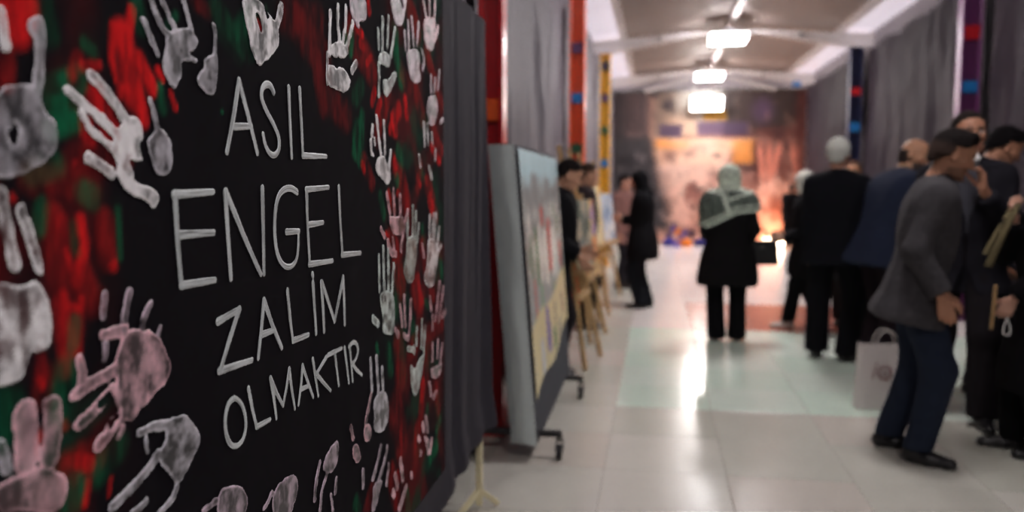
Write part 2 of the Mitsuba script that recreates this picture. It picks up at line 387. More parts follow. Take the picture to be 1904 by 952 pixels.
    lay((52, 40, 44), blob(.55, .42, .02, .015, .5) * .8); lay((60, 40, 44), blob(.47, .64, .03, .016, .5) * .8)
    return np.clip(C * (0.62 + 0.4 * n2)[..., None], 0, 1)
k = thing('mural', 'huge printed mural of a burning ruined street with a golden dome, closing the far end', 'mural')
MX0, MX1, MZ0, MZ1 = -1.06, 3.36, 0.02, 3.6
def mural_pt(u, v):
    x, z = MX0 + (MX1 - MX0) * u, MZ1 + (MZ0 - MZ1) * v
    return x, 20.28 + 0.018 * (N2(x * 1.5, z * 0.4, 77, 2) - .5), z
mm = sheet(190, 160, mural_pt)
uu, vv = np.meshgrid(np.linspace(0, 1, 191), np.linspace(0, 1, 161), indexing='ij')
add(k + '__print', mm, 'mat_print', True, color=paint_mural(uu, vv).reshape(-1, 3))
part(k, 'hanging_bar', tube([(MX0 - 0.02, 20.28, 3.62), (MX1 + 0.02, 20.28, 3.62)], 0.02), 'mat_metal')

# ------------------------------------------------------------------ draped display board with the painted banner
PX = -0.735
def cloth_x(y, z):
    return PX + 0.006 * (N2(y * 3 + z, z * 2, 50, 2) - 0.5) + 0.004 * (N2(y * 9, z * 2.5, 51, 2) - .5)
k = thing('display_board', 'tall display board draped in dark grey cloth that carries the painted black banner', 'display board')
part(k, 'panel', box(-0.86, -0.825, 0.3, 3.64, 0.42, 2.15, 0.006), 'mat_black')
YE = 3.69
def drape_front(u, v):
    y = 0.25 + (YE - 0.25) * u
    z = 2.172 + (0.30 + 0.05 * np.sin(y * 2.2) - 2.172) * v
    a = sst(2.72, 2.95, y)
    f = a * (0.105 * (N2(y * 8 + 0.5 * v, z * 0.3, 60, 2) - .4) + 0.045 * (N2(y * 19 + 1.2 * v, z * 0.35, 61, 2) - .5)) * (0.35 + 0.65 * sst(0.02, .35, v))
    return PX - 0.010 + f - 0.02 * a + 0.02 * sst(.9, 1.0, v) * a, y, z
part(k, 'drape', sheet(230, 60, drape_front), 'mat_drape', True)
part(k, 'drape', sheet(6, 60, lambda u, v: (PX - 0.03 - 0.10 * u, YE + 0.012 * np.sin(np.pi * u) * np.sin(6 * v), 2.172 + (0.30 + 0.04 * u - 2.172) * v)), 'mat_drape', True)
part(k, 'drape', sheet(230, 3, lambda u, v: (PX - 0.01 - 0.03 * sst(2.72, 2.95, 0.25 + (YE - .25) * u) * (1 - v) - 0.125 * v, 0.25 + (YE - 0.25) * u, 2.172 + 0.008 * np.sin(np.pi * v))), 'mat_drape', True)
for yy in (0.55, 3.55):
    lg = cat([bar((-0.765, yy, 0.02), (-0.765, yy, 0.37), 0.028, bevel=0.003), bar((-0.765, yy, 0.36), (-0.845, yy, 0.44), 0.028, bevel=0.003), bar((-0.765, yy, 0.09), (-0.83, yy - 0.14, 0.014), 0.024, bevel=0.003), bar((-0.765, yy, 0.09), (-0.69, yy + 0.05, 0.014), 0.024, bevel=0.003)])
    part(k, 'leg', lg, 'mat_cream', label='cream metal stand leg')

HANDS = [["g",0.5,[["p",0,[[821,1567],[896,1576],[904,1558],[908,1544],[926,1536],[930,1512],[917,1493],[888,1478],[853,1466],[814,1463]]],["s",11,[[897,1643],[903,1648]]],["s",8.5,[[904,1646],[904,1617],[899,1588],[895,1565]]],["h",6,[[851,1515],[856,1508],[858,1522]]]]],["w",0.62,[["s",8,[[845,1653],[849,1615]]]]],["w",0.97,[["s",8.5,[[994,1599],[1022,1584],[1047,1563],[1071,1541]]],["s",7.5,[[947,1576],[978,1560],[1009,1545],[1043,1526]]],["s",6,[[971,1548],[986,1531],[1012,1516],[1034,1507]]],["s",8.5,[[982,1493],[1005,1483],[1028,1473]]],["p",0,[[1044,1535],[1085,1557],[1105,1543],[1104,1523],[1088,1510],[1102,1491],[1074,1493],[1067,1489],[1080,1468],[1051,1464],[1041,1489],[1028,1507]]],["s",11,[[1049,1476],[1067,1456],[1099,1446],[1122,1439]]],["s",11,[[1117,1444],[1124,1436]]],["h",3.5,[[1014,1524],[1031,1520]]],["h",4,[[1036,1555],[1044,1542]]]]],["g",0.62,[["s",5.5,[[1123,1579],[1135,1559],[1141,1536]]],["p",0,[[1130,1535],[1155,1539],[1171,1524],[1178,1493],[1168,1475],[1147,1468],[1127,1480],[1119,1499],[1111,1521]]]]],["g",0.6,[["s",6,[[1132,1730],[1143,1708],[1159,1693],[1175,1682]]],["s",6,[[1159,1736],[1175,1714],[1196,1697]]],["s",5.5,[[1217,1748],[1228,1729],[1241,1702]]],["s",5.5,[[1114,1693],[1126,1677],[1146,1650]]],["p",0,[[1167,1684],[1208,1699],[1238,1704],[1261,1689],[1252,1673],[1228,1664],[1258,1660],[1251,1649],[1232,1653],[1205,1649],[1209,1627],[1197,1610],[1187,1601],[1176,1608],[1160,1622],[1156,1638],[1168,1662]]]]],["g",0.55,[["s",5,[[1308,1722],[1313,1697],[1308,1674]]],["p",0,[[1298,1673],[1315,1675],[1315,1640],[1306,1610],[1294,1602],[1268,1610],[1252,1624],[1260,1637],[1276,1648],[1274,1659]]]]],["w",0.85,[["p",0,[[1404,1790],[1463,1802],[1504,1784],[1533,1769],[1550,1793],[1561,1815],[1577,1815],[1571,1786],[1548,1753],[1551,1726],[1532,1708],[1495,1690],[1466,1673],[1452,1686],[1438,1702],[1434,1722],[1419,1748]]],["h",7,[[1465,1766],[1476,1747]]],["h",6,[[1496,1790],[1504,1774]]]]],["w",0.75,[["s",8,[[1820,1844],[1814,1798],[1812,1750]]],["s",8,[[1866,1867],[1861,1830],[1872,1789]]],["s",8,[[1916,1873],[1914,1834],[1892,1789]]],["s",8,[[1961,1846],[1938,1806],[1897,1762]]],["p",0,[[1800,1757],[1845,1785],[1899,1788],[1933,1773],[1911,1754],[1860,1745],[1812,1747]]],["s",6,[[1799,1748],[1794,1712],[1796,1682]]],["p",0,[[1791,1711],[1823,1730],[1849,1719],[1876,1732],[1909,1724],[1944,1706],[1925,1684],[1896,1670],[1846,1675],[1796,1676]]],["s",11,[[1978,1751],[1952,1730]]],["h",8,[[1863,1743],[1883,1738]]]]],["d",0.55,[["p",0,[[1939,1905],[2051,1929],[2061,1887],[2048,1865],[1994,1852],[1965,1849],[1944,1871]]],["s",6,[[1987,1847],[2001,1846]]]]],["b",0.55,[["s",8,[[2147,1862],[2149,1817]]],["s",9,[[2183,1896],[2179,1816]]],["s",8,[[2233,1911],[2221,1828]]],["s",9,[[2289,1888],[2268,1847],[2252,1813]]],["p",0,[[2144,1799],[2197,1816],[2243,1811],[2251,1789],[2223,1771],[2178,1779],[2147,1769]]],["s",9,[[2147,1769],[2150,1730],[2144,1693]]],["p",0,[[2176,1740],[2240,1744],[2270,1771],[2304,1771],[2288,1743],[2239,1708],[2219,1690],[2184,1703]]]]],["d",0.65,[["s",8,[[2380,1896],[2388,1848]]],["s",10,[[2418,1931],[2421,1864]]],["s",9,[[2457,1950],[2471,1877]]],["s",9,[[2525,1947],[2505,1878]]],["p",0,[[2394,1844],[2459,1862],[2528,1866],[2539,1839],[2526,1807],[2555,1781],[2513,1763],[2445,1762],[2413,1800]]],["s",9,[[2558,1869],[2588,1846],[2568,1816]]]]],["k",0.6,[["s",9,[[2576,2037],[2605,1988]]],["s",9,[[2651,2053],[2649,1994]]],["s",9,[[2723,2069],[2708,2005]]],["p",0,[[2580,1980],[2721,2004],[2720,1964],[2706,1927],[2691,1888],[2614,1883],[2578,1914]]],["s",10,[[2755,1975],[2733,1949],[2706,1927]]]]],["d",0.6,[["p",0,[[2240,1970],[2410,2006],[2387,1959],[2360,1911],[2304,1895],[2266,1923]]],["h",8,[[2347,1978],[2362,1966]]]]],["d",0.5,[["s",9,[[2662,1803],[2660,1756]]],["s",9,[[2715,1801],[2700,1757]]],["s",8,[[2771,1836],[2748,1774]]],["p",0,[[2621,1735],[2727,1753],[2753,1712],[2710,1652],[2644,1641],[2613,1675]]],["s",8,[[2780,1664],[2809,1677]]]]],["w",0.98,[["s",9,[[2124,1632],[2135,1588],[2154,1539]]],["s",8,[[2185,1625],[2188,1584],[2190,1540]]],["s",9,[[2089,1606],[2084,1585]]],["s",7,[[2075,1568],[2082,1536]]],["s",6,[[2104,1575],[2108,1561]]],["s",5,[[2086,1534],[2094,1531]]],["s",8,[[2242,1549],[2231,1519],[2221,1493]]],["p",0,[[2119,1522],[2177,1538],[2194,1518],[2230,1502],[2239,1475],[2214,1451],[2191,1460],[2169,1469],[2139,1477],[2105,1494]]]]],["w",0.8,[["s",8,[[2581,1647],[2585,1579]]],["s",9,[[2618,1644],[2629,1585]]],["s",8,[[2669,1621],[2675,1587]]]]],["w",0.8,[["s",8,[[2523,1543],[2534,1514]]]]],["w",0.8,[["s",7,[[2715,1567],[2707,1538]]]]],["w",0.8,[["s",10,[[2639,1509],[2665,1478]]]]],["k",0.65,[["s",8,[[2199,1431],[2225,1378]]],["s",9,[[2261,1439],[2268,1377]]],["s",9,[[2320,1421],[2323,1367]]],["s",9,[[2397,1377],[2353,1326]]],["p",0,[[2216,1371],[2273,1363],[2339,1366],[2364,1334],[2321,1305],[2251,1315],[2224,1341]]],["s",8,[[2352,1315],[2330,1285],[2324,1265]]]]],["k",0.6,[["s",8,[[2146,1336],[2176,1314]]],["s",11,[[2203,1297],[2230,1265],[2273,1257]]],["s",8,[[2246,1302],[2259,1270]]]]],["b",0.5,[["s",8,[[2392,1368],[2389,1300]]],["s",8,[[2448,1387],[2444,1297]]],["s",8,[[2481,1369],[2473,1295]]],["s",7,[[2515,1329],[2490,1277]]],["p",0,[[2378,1301],[2473,1298],[2489,1252],[2458,1197],[2433,1150],[2368,1171],[2343,1208],[2382,1245]]]]],["w",0.75,[["s",8,[[2641,1351],[2639,1285]]],["s",9,[[2687,1353],[2678,1282]]],["s",9,[[2715,1352],[2698,1272]]],["s",9,[[2755,1305],[2732,1251]]],["s",8,[[2775,1243],[2724,1221]]],["p",0,[[2619,1286],[2740,1256],[2738,1205],[2709,1162],[2680,1111],[2601,1122],[2564,1160],[2603,1182],[2617,1233]]],["h",6,[[2635,1164],[2635,1161]]]]],["k",0.5,[["s",8,[[2555,1264],[2573,1223]]]]],["b",0.78,[["s",7,[[2125,1267],[2126,1173]]],["s",8,[[2162,1286],[2166,1167]]],["s",8,[[2207,1275],[2202,1163]]],["s",8,[[2253,1230],[2235,1159]]],["p",0,[[2125,1165],[2184,1165],[2250,1149],[2253,1102],[2251,1064],[2240,1032],[2179,1043],[2143,1058],[2153,1095],[2133,1128]]],["s",11,[[2071,1105],[2109,1085]]]]],["k",0.62,[["s",8,[[2308,1105],[2326,1044]]],["s",9,[[2350,1126],[2358,1038]]],["s",9,[[2415,1103],[2406,1030],[2383,993]]],["s",9,[[2260,1044],[2284,1021]]],["s",9,[[2341,1014],[2372,995]]]]],["b",0.6,[["s",8,[[2480,1009],[2473,960]]],["s",8,[[2541,1023],[2526,941]]],["s",8,[[2578,996],[2556,926]]],["p",0,[[2402,920],[2458,878],[2494,907],[2543,908],[2569,923],[2535,860],[2485,803],[2443,800],[2411,838]]],["s",9,[[2382,964],[2449,944]]],["s",7,[[2449,956],[2448,937]]]]],["k",0.52,[["s",8,[[2757,1120],[2734,1058],[2704,998]]],["s",9,[[2807,1095],[2776,1033],[2746,986]]],["s",9,[[2639,1078],[2651,1043]]],["s",9,[[2670,1016],[2669,973]]],["s",10,[[2835,1009],[2797,996]]]]],["k",0.5,[["s",8,[[2667,922],[2665,868]]],["s",8,[[2736,920],[2728,864]]],["s",8,[[2794,898],[2763,838]]],["p",0,[[2638,846],[2727,836],[2800,835],[2769,798],[2697,794],[2643,818]]],["s",8,[[2623,801],[2641,754]]],["s",9,[[2710,746],[2675,737]]]]],["g",0.72,[["s",8,[[2046,999],[2055,918]]],["s",9,[[2092,998],[2105,901]]],["s",9,[[2139,959],[2145,896]]],["p",0,[[2083,897],[2159,897],[2190,854],[2192,807],[2154,780],[2100,787],[2059,816],[2077,840],[2061,873]]]]],["k",0.5,[["s",8,[[2046,906],[2020,870],[2002,847]]],["p",0,[[1986,837],[2026,840],[2050,811],[2032,785],[1992,798]]]]],["k",0.45,[["s",8,[[1900,863],[1913,832]]],["p",0,[[1909,813],[1939,814],[1960,785],[1967,759],[1929,762],[1911,787]]]]],["k",0.72,[["s",12,[[2486,656],[2497,647]]],["s",12,[[2536,684],[2547,663]]],["s",11,[[2574,695],[2598,648]]],["s",12,[[2508,601],[2508,601]]],["s",12,[[2584,607],[2615,561],[2643,598]]],["s",9,[[2559,633],[2603,607]]]]],["d",0.45,[["s",8,[[2121,745],[2088,704],[2053,679]]],["s",9,[[2175,725],[2150,690],[2104,661]]],["s",9,[[2187,670],[2166,624]]],["p",0,[[2060,665],[2139,648],[2112,636],[2083,594],[2040,582],[2050,629]]],["s",8,[[1981,728],[1979,685]]]]],["k",0.72,[["s",12,[[2295,648],[2314,586]]],["s",11,[[2243,624],[2262,581]]],["s",14,[[2222,578],[2231,568]]],["s",12,[[2344,550],[2306,523],[2279,509]]],["s",10,[[2401,568],[2406,560]]]]],["d",0.5,[["p",0,[[1742,843],[1793,860],[1823,856],[1818,816],[1797,794],[1758,795],[1722,817]]],["s",7,[[1711,839],[1685,799],[1680,764]]],["s",6,[[1746,799],[1720,774],[1705,730]]],["s",7,[[1802,769],[1794,740]]],["s",6,[[1768,743],[1779,700]]]]],["d",0.55,[["p",0,[[1494,863],[1538,868],[1588,857],[1600,830],[1577,798],[1550,778],[1479,807],[1474,843]]],["s",6,[[1480,858],[1443,840]]]]],["d",0.5,[["p",0,[[1278,936],[1310,934],[1359,913],[1381,884],[1367,852],[1268,893]]],["s",6,[[1270,922],[1229,918]]]]],["w",0.9,[["s",9,[[833,1448],[838,1417],[843,1386],[848,1364]]],["s",8,[[862,1427],[872,1400],[879,1377],[885,1357]]],["p",0,[[806,1353],[853,1341],[880,1344],[897,1326],[905,1288],[898,1263],[881,1256],[864,1261],[857,1238],[836,1225],[817,1231],[798,1245]]]]],["k",0.62,[["p",0,[[1037,1253],[1086,1250],[1122,1234],[1150,1193],[1151,1164],[1110,1145],[1063,1129],[1044,1119],[1030,1140],[1011,1162],[1021,1194],[1015,1214],[1027,1230]]],["s",9,[[996,1257],[1014,1255],[1042,1256]]],["s",9,[[935,1189],[964,1196],[1014,1203]]],["s",9,[[941,1150],[975,1160],[1011,1180]]],["s",10,[[978,1110],[1009,1129],[1042,1143]]],["s",5,[[1020,1107],[1031,1119]]],["h",7,[[986,1165],[1004,1172]]],["h",5,[[1003,1129],[1018,1138]]]]],["d",0.32,[["s",6,[[1002,1310],[996,1282]]],["s",7,[[1057,1307],[1044,1284],[1040,1257]]],["s",6,[[1106,1282],[1087,1266],[1081,1249]]],["s",4,[[1128,1244],[1122,1234]]],["s",5,[[1000,1243],[996,1222]]]]],["k",0.55,[["s",8,[[948,1232],[953,1210],[945,1192]]]]],["g",0.6,[["p",0,[[1127,1095],[1153,1100],[1186,1097],[1215,1069],[1233,1041],[1209,1022],[1183,1000],[1164,989],[1144,1003],[1121,1037],[1104,1052],[1125,1062],[1135,1080]]],["s",7,[[1069,1101],[1100,1098],[1134,1093]]],["s",4,[[1084,1087],[1087,1067]]],["s",8,[[1001,1017],[1044,1026],[1086,1040],[1111,1054]]],["s",5,[[1039,990],[1078,994]]],["s",6,[[1158,987],[1142,971],[1105,964]]]]],["k",0.52,[["s",20,[[852,1186],[852,1162],[852,1136]]],["s",16,[[896,1184],[896,1158],[888,1123]]],["p",0,[[841,1116],[863,1120],[898,1105],[921,1085],[912,1056],[881,1051],[843,1075],[802,1083],[797,1123]]]]],["g",0.6,[["s",9,[[811,1162],[820,1133]]]]]]
SMEARS = [["r",0.9,[[850,1660],[879,1660]],32],["r",0.8,[[884,1679],[869,1639]],28],["m",0.8,[[853,1613],[854,1576]],12],["r",0.95,[[1046,1675],[1041,1627],[1051,1600]],9],["r",0.95,[[1088,1701],[1080,1670]],10],["r",0.95,[[1067,1660],[1073,1625],[1090,1582]],28],["r",0.9,[[1102,1636],[1132,1598]],16],["r",0.9,[[1062,1586],[1106,1564],[1109,1549]],16],["r",0.9,[[972,1619],[960,1596]],14],["r",0.6,[[981,1609],[1013,1615]],8],["r",0.8,[[977,1546],[991,1515]],16],["r",0.7,[[1005,1577],[1035,1526]],22],["r",0.85,[[1181,1597],[1192,1576]],8],["r",0.6,[[1147,1627],[1160,1613]],8],["m",0.5,[[887,1466],[982,1457]],24],["m",0.45,[[953,1487],[1062,1497]],22],["r",0.5,[[851,1445],[853,1441]],6],["r",0.6,[[956,1484],[959,1487]],5],["m",0.7,[[915,1420],[919,1340]],20],["r",0.7,[[929,1413],[939,1351]],14],["r",0.85,[[934,1376],[942,1351]],8],["r",0.8,[[963,1412],[971,1383],[953,1336]],12],["m",0.7,[[1011,1410],[1013,1358]],20],["r",0.8,[[1024,1350],[1029,1342]],8],["m",0.7,[[963,1335],[982,1304]],24],["r",0.6,[[922,1313],[928,1257],[924,1223]],16],["r",0.75,[[956,1308],[946,1239]],9],["r",0.8,[[913,1314],[955,1297]],7],["r",0.6,[[883,1279],[884,1226]],12],["m",0.6,[[888,1225],[882,1199]],18],["r",0.7,[[879,1223],[883,1213]],6],["r",0.7,[[1023,1346],[1027,1350]],9],["m",0.7,[[927,1097],[968,1097]],26],["r",0.6,[[926,1108],[962,1090]],12],["r",0.75,[[956,1065],[949,1042]],10],["r",0.7,[[1002,1056],[997,1035]],5],["r",0.5,[[919,1159],[921,1151]],6],["r",0.5,[[874,1155],[872,1142]],10],["n",0.8,[[989,1640],[1004,1632]],14],["n",0.8,[[916,1574],[970,1590]],22],["n",0.9,[[919,1552],[963,1562]],18],["n",0.8,[[918,1526],[967,1539]],20],["n",0.4,[[887,1473],[924,1480]],22],["n",0.5,[[898,1434],[890,1408]],16],["n",0.5,[[971,1450],[991,1439]],20],["n",0.4,[[1040,1423],[1041,1356]],8],["n",0.6,[[950,1405],[955,1371]],10],["n",0.6,[[926,1223],[913,1178]],26],["n",0.5,[[938,1255],[944,1282]],14],["n",0.5,[[831,1206],[825,1176]],26],["n",0.4,[[1024,1094],[977,1072]],26],["n",0.6,[[935,1069],[924,1048]],22],["n",0.35,[[914,1673],[916,1642]],26],["n",0.4,[[1101,1711],[1114,1683]],18],["n",0.5,[[1179,1699],[1197,1715]],12],["n",0.5,[[1152,1600],[1157,1573]],14],["n",0.25,[[1323,1748],[1432,1693]],26],["n",0.3,[[1394,1725],[1457,1774]],24],["n",0.5,[[1505,1792],[1513,1785]],8],["n",0.7,[[1330,1581],[1332,1580]],5],["n",0.12,[[1330,1713],[1392,1678]],20],["m",0.35,[[1257,1747],[1289,1741]],16],["m",0.8,[[1469,1759],[1477,1749]],10],["m",0.3,[[1593,1791],[1754,1810]],40],["m",0.28,[[1668,1772],[1780,1733]],45],["m",0.3,[[1736,1727],[1775,1627]],30],["m",0.3,[[1807,1654],[1904,1619]],40],["m",0.5,[[1949,1821],[2100,1752]],45],["r",0.6,[[1986,1840],[2031,1829]],14],["r",0.6,[[2075,1930],[2086,1899]],16],["r",0.5,[[2015,1806],[2041,1797]],14],["r",0.5,[[2060,1763],[2093,1781]],12],["n",0.6,[[1947,1776],[1956,1822]],20],["n",0.5,[[1885,1792],[1931,1805]],16],["m",0.55,[[2415,1995],[2524,1921]],40],["m",0.6,[[2613,1878],[2810,1717]],30],["n",0.75,[[2306,1831],[2354,1754]],34],["n",0.6,[[2284,1894],[2308,1869]],26],["n",0.55,[[1986,1593],[1972,1539]],30],["n",0.55,[[2022,1628],[2001,1514]],24],["n",0.3,[[2018,1701],[1978,1671]],30],["r",0.85,[[2325,1667],[2274,1633]],30],["r",0.85,[[2388,1696],[2403,1666]],26],["r",0.7,[[2249,1609],[2297,1605]],22],["m",0.7,[[2229,1696],[2135,1588]],34],["r",0.55,[[2118,1699],[2096,1669]],16],["r",0.5,[[2160,1675],[2137,1644]],18],["m",0.55,[[2489,1754],[2575,1663]],36],["m",0.5,[[2029,1514],[2087,1460]],24],["r",0.5,[[2017,1507],[2028,1494]],14],["m",0.7,[[2269,1520],[2293,1498]],26],["r",0.7,[[2279,1521],[2288,1503]],18],["m",0.6,[[2343,1476],[2393,1396]],40],["n",0.5,[[2320,1552],[2345,1522]],28],["n",0.5,[[2292,1475],[2307,1463]],22],["n",0.5,[[2150,1424],[2179,1372]],22],["r",0.6,[[2227,1430],[2264,1392]],20],["r",0.6,[[2305,1432],[2315,1426]],12],["r",0.65,[[2668,1583],[2769,1533]],20],["m",0.65,[[2670,1653],[2792,1570]],26],["n",0.5,[[2557,1502],[2587,1477]],16],["r",0.5,[[2509,1477],[2537,1452]],14],["r",0.5,[[2600,1477],[2619,1460]],12],["r",0.75,[[2649,1407],[2681,1371]],28],["m",0.6,[[2631,1451],[2715,1352]],36],["m",0.4,[[2540,1510],[2507,1443]],24],["n",0.6,[[2563,1315],[2574,1271]],22],["m",0.65,[[2237,1310],[2309,1259]],30],["r",0.5,[[2195,1320],[2222,1311]],12],["m",0.65,[[2282,1230],[2331,1162]],40],["m",0.65,[[2467,1129],[2525,1087]],50],["r",0.35,[[2497,1159],[2537,1086]],26],["m",0.6,[[2562,1264],[2590,1183]],26],["n",0.45,[[2278,1130],[2277,1091]],22],["n",0.5,[[2759,1203],[2794,1144]],26],["m",0.5,[[2653,1105],[2686,1083]],26],["n",0.35,[[2587,1079],[2618,1056]],16],["m",0.5,[[2298,993],[2320,893]],50],["m",0.5,[[2266,811],[2313,701]],60],["m",0.45,[[2614,932],[2579,833]],40],["n",0.45,[[2200,997],[2221,931]],26],["n",0.4,[[2102,1024],[2110,1007]],16],["n",0.5,[[2435,1034],[2450,989]],26],["m",0.6,[[2546,805],[2511,692]],30],["r",0.4,[[2547,823],[2532,773]],20],["n",0.6,[[2607,727],[2594,704]],18],["m",0.6,[[2481,683],[2447,573]],34],["n",0.6,[[2635,545],[2704,560]],34],["n",0.5,[[2720,612],[2764,637]],26],["m",0.45,[[2710,765],[2744,681]],26],["m",0.6,[[2209,639],[2255,543]],34],["r",0.4,[[2273,609],[2283,597]],18],["m",0.55,[[2051,651],[2008,609]],26],["n",0.5,[[2360,519],[2374,463]],26],["n",0.35,[[1932,660],[1949,630]],26],["m",0.4,[[2404,956],[2789,975]],36],["m",0.35,[[2658,1266],[2811,1217]],30],["m",0.35,[[2354,1777],[2433,1748]],30]]
LETTERS = [[[[1389,1640],[1367,1577],[1339,1513]],[[1389,1640],[1419,1581],[1451,1515]],[[1369,1558],[1430,1563]]],[[[1525,1634],[1514,1646],[1492,1646],[1474,1634],[1473,1615],[1494,1594],[1524,1572],[1546,1546],[1542,1523],[1521,1511],[1498,1517],[1482,1533],[1476,1551]]],[[[1593,1650],[1596,1579],[1600,1512]]],[[[1644,1653],[1650,1583],[1655,1518]],[[1655,1517],[1782,1519]]],[[[1180,1443],[1182,1377],[1189,1298]],[[1177,1442],[1291,1445]],[[1191,1379],[1290,1377]],[[1189,1300],[1289,1297]]],[[[1330,1445],[1336,1367],[1343,1293]],[[1333,1445],[1389,1369],[1455,1289]],[[1468,1450],[1468,1369],[1468,1289]]],[[[1622,1441],[1594,1450],[1560,1448],[1530,1433],[1517,1398],[1514,1356],[1524,1318],[1551,1294],[1586,1289],[1614,1300],[1624,1327],[1625,1358]],[[1567,1362],[1628,1360]]],[[[1670,1446],[1672,1369],[1681,1287]],[[1668,1446],[1791,1450]],[[1675,1371],[1756,1372]],[[1679,1286],[1804,1282]]],[[[1852,1450],[1855,1372],[1864,1290]],[[1861,1291],[1987,1285]]],[[[1295,1225],[1370,1235]],[[1370,1235],[1333,1188],[1297,1139]],[[1294,1140],[1412,1134]]],[[[1465,1238],[1453,1187],[1437,1133]],[[1465,1238],[1498,1184],[1535,1133]],[[1457,1174],[1502,1174]]],[[[1566,1244],[1575,1188],[1588,1137]],[[1588,1137],[1668,1135]]],[[[1696,1244],[1702,1191],[1708,1131]],[[1694,1263],[1697,1258]]],[[[1740,1240],[1746,1185],[1750,1128]],[[1743,1239],[1775,1193],[1810,1141]],[[1865,1237],[1839,1190],[1810,1141]],[[1865,1237],[1869,1179],[1870,1124]]],[[[1341,1081],[1319,1077],[1306,1052],[1310,1020],[1327,998],[1352,991],[1374,1001],[1383,1028],[1371,1061],[1349,1079],[1338,1081]]],[[[1395,1085],[1407,1044],[1422,1005]],[[1422,1005],[1479,1003]]],[[[1485,1083],[1497,1041],[1506,998]],[[1485,1083],[1509,1048],[1536,1015]],[[1567,1083],[1553,1048],[1536,1015]],[[1567,1083],[1577,1040],[1590,994]]],[[[1634,1075],[1624,1037],[1609,998]],[[1634,1075],[1660,1034],[1686,994]],[[1621,1027],[1665,1024]]],[[[1688,1077],[1700,1036],[1713,990]],[[1759,1067],[1731,1054],[1703,1040]],[[1703,1043],[1744,1011],[1780,985]]],[[[1769,1070],[1850,1070]],[[1807,1070],[1818,1028],[1829,986]]],[[[1867,1068],[1879,1021],[1891,977]]],[[[1899,1067],[1908,1022],[1917,975]],[[1895,1065],[1925,1072],[1954,1059],[1957,1038],[1937,1022],[1908,1018]],[[1915,1019],[1947,995],[1981,976]]]]

banner = thing('painted_banner', 'black cloth banner with white brush lettering framed by painted handprints', 'banner')
BG = lin((15, 12, 18))
PAL = {'w': (250, 247, 250), 'g': (214, 210, 220), 'k': (246, 196, 208), 'b': (222, 236, 232), 'd': (222, 198, 214), 'r': (206, 26, 30), 'n': (10, 92, 60), 'm': (128, 20, 22)}
def seg_d(y, z, pts):
    """distance to a polyline, with the place along it"""
    pts = np.array(pts, float)
    if len(pts) == 1:
        pts = np.vstack([pts, pts + [0.1, 0]])
    best, al, acc, side = np.full(y.shape, 1e9), np.zeros(y.shape), 0.0, np.zeros(y.shape)
    for a, b in zip(pts[:-1], pts[1:]):
        d = b - a
        L = max(np.hypot(*d), 1e-6)
        t = np.clip(((y - a[0]) * d[0] + (z - a[1]) * d[1]) / L ** 2, 0, 1)
        dy, dz = y - a[0] - t * d[0], z - a[1] - t * d[1]
        dd = np.hypot(dy, dz)
        m = dd < best
        best = np.where(m, dd, best); al = np.where(m, acc + t * L, al); side = np.where(m, (dy * d[1] - dz * d[0]) / L, side)
        acc += L
    return best, al, side
def poly_d(y, z, pts):
    p = sg.Polygon(pts).buffer(0)
    q = shapely.points(y.ravel(), z.ravel())
    d = shapely.distance(p.boundary, q)
    return np.where(shapely.contains(p, q), -d, d).reshape(y.shape)
def smin(a, b, k):
    h = np.clip(0.5 + 0.5 * (b - a) / k, 0, 1)
    return b * (1 - h) + a * h - k * h * (1 - h)
def chaikin(pts, closed, n=2):
    p = np.array(pts, float)
    for _ in range(n):
        q = np.roll(p, -1, 0) if closed else p[1:]
        o = p if closed else p[:-1]
        m = np.stack([o * .75 + q * .25, o * .25 + q * .75], 1).reshape(-1, 2)
        p = m if closed else np.vstack([p[:1], m, p[-1:]])
    return p
HANDS = [[c_, d_, [[kk, r_, chaikin(pp, True, 2) if kk == 'p' else (chaikin(pp, False, 1) if len(pp) > 2 else pp)] for kk, r_, pp in ms_]] for c_, d_, ms_ in HANDS]
LETTERS = [[chaikin(s_, False, 2) if len(s_) > 4 else s_ for s_ in l_] for l_ in LETTERS]
# the cloth itself with the red and green smears
gy, gz = np.linspace(430, 2830, 480), np.linspace(440, 2150, 428)
Yg, Zg = np.meshgrid(gy, gz, indexing='ij')
def smear_cover(Y, Z, col, amt, pts, r, seed):
    wob = 9 * (N2(Y / 42, Z / 42, 200 + seed, 3) - .5) * min(1, r / 10)
    d, al, sd = seg_d(Y, Z, pts)
    d = d + wob * 1.6
    streak = N2(Y / 16, Z / 60, 300 + seed, 3)
    a = (1 - sst(r * .45, r * 1.18, d)) * amt
    return np.clip(a * (0.2 + 1.5 * sst(.2, .8, streak)), 0, 1), streak
C = np.zeros(Yg.shape + (3,)) + BG
C *= (0.8 + 0.4 * N2(Yg / 12, Zg / 12, 90, 2))[..., None]
relief = np.zeros(Yg.shape)
frame = np.maximum(sst(2150, 2420, Yg + 220 * (N2(Yg / 180, Zg / 180, 95, 2) - .5)), 1 - sst(900, 1090, Yg + 160 * (N2(Yg / 120, Zg / 120, 96, 2) - .5)))
frame *= 1 - 0.7 * sst(2740, 2830, Yg)
w = frame * sst(.40, .62, N2(Yg / 110, Zg / 150, 97, 3)) * (.35 + .45 * N2(Yg / 30, Zg / 60, 99, 3))
C = C * (1 - w[..., None]) + lin((98, 18, 22)) * w[..., None]
w = frame * sst(.55, .7, N2(Yg / 130, Zg / 110, 98, 3)) * .7
C = C * (1 - w[..., None]) + lin((10, 58, 42)) * w[..., None]
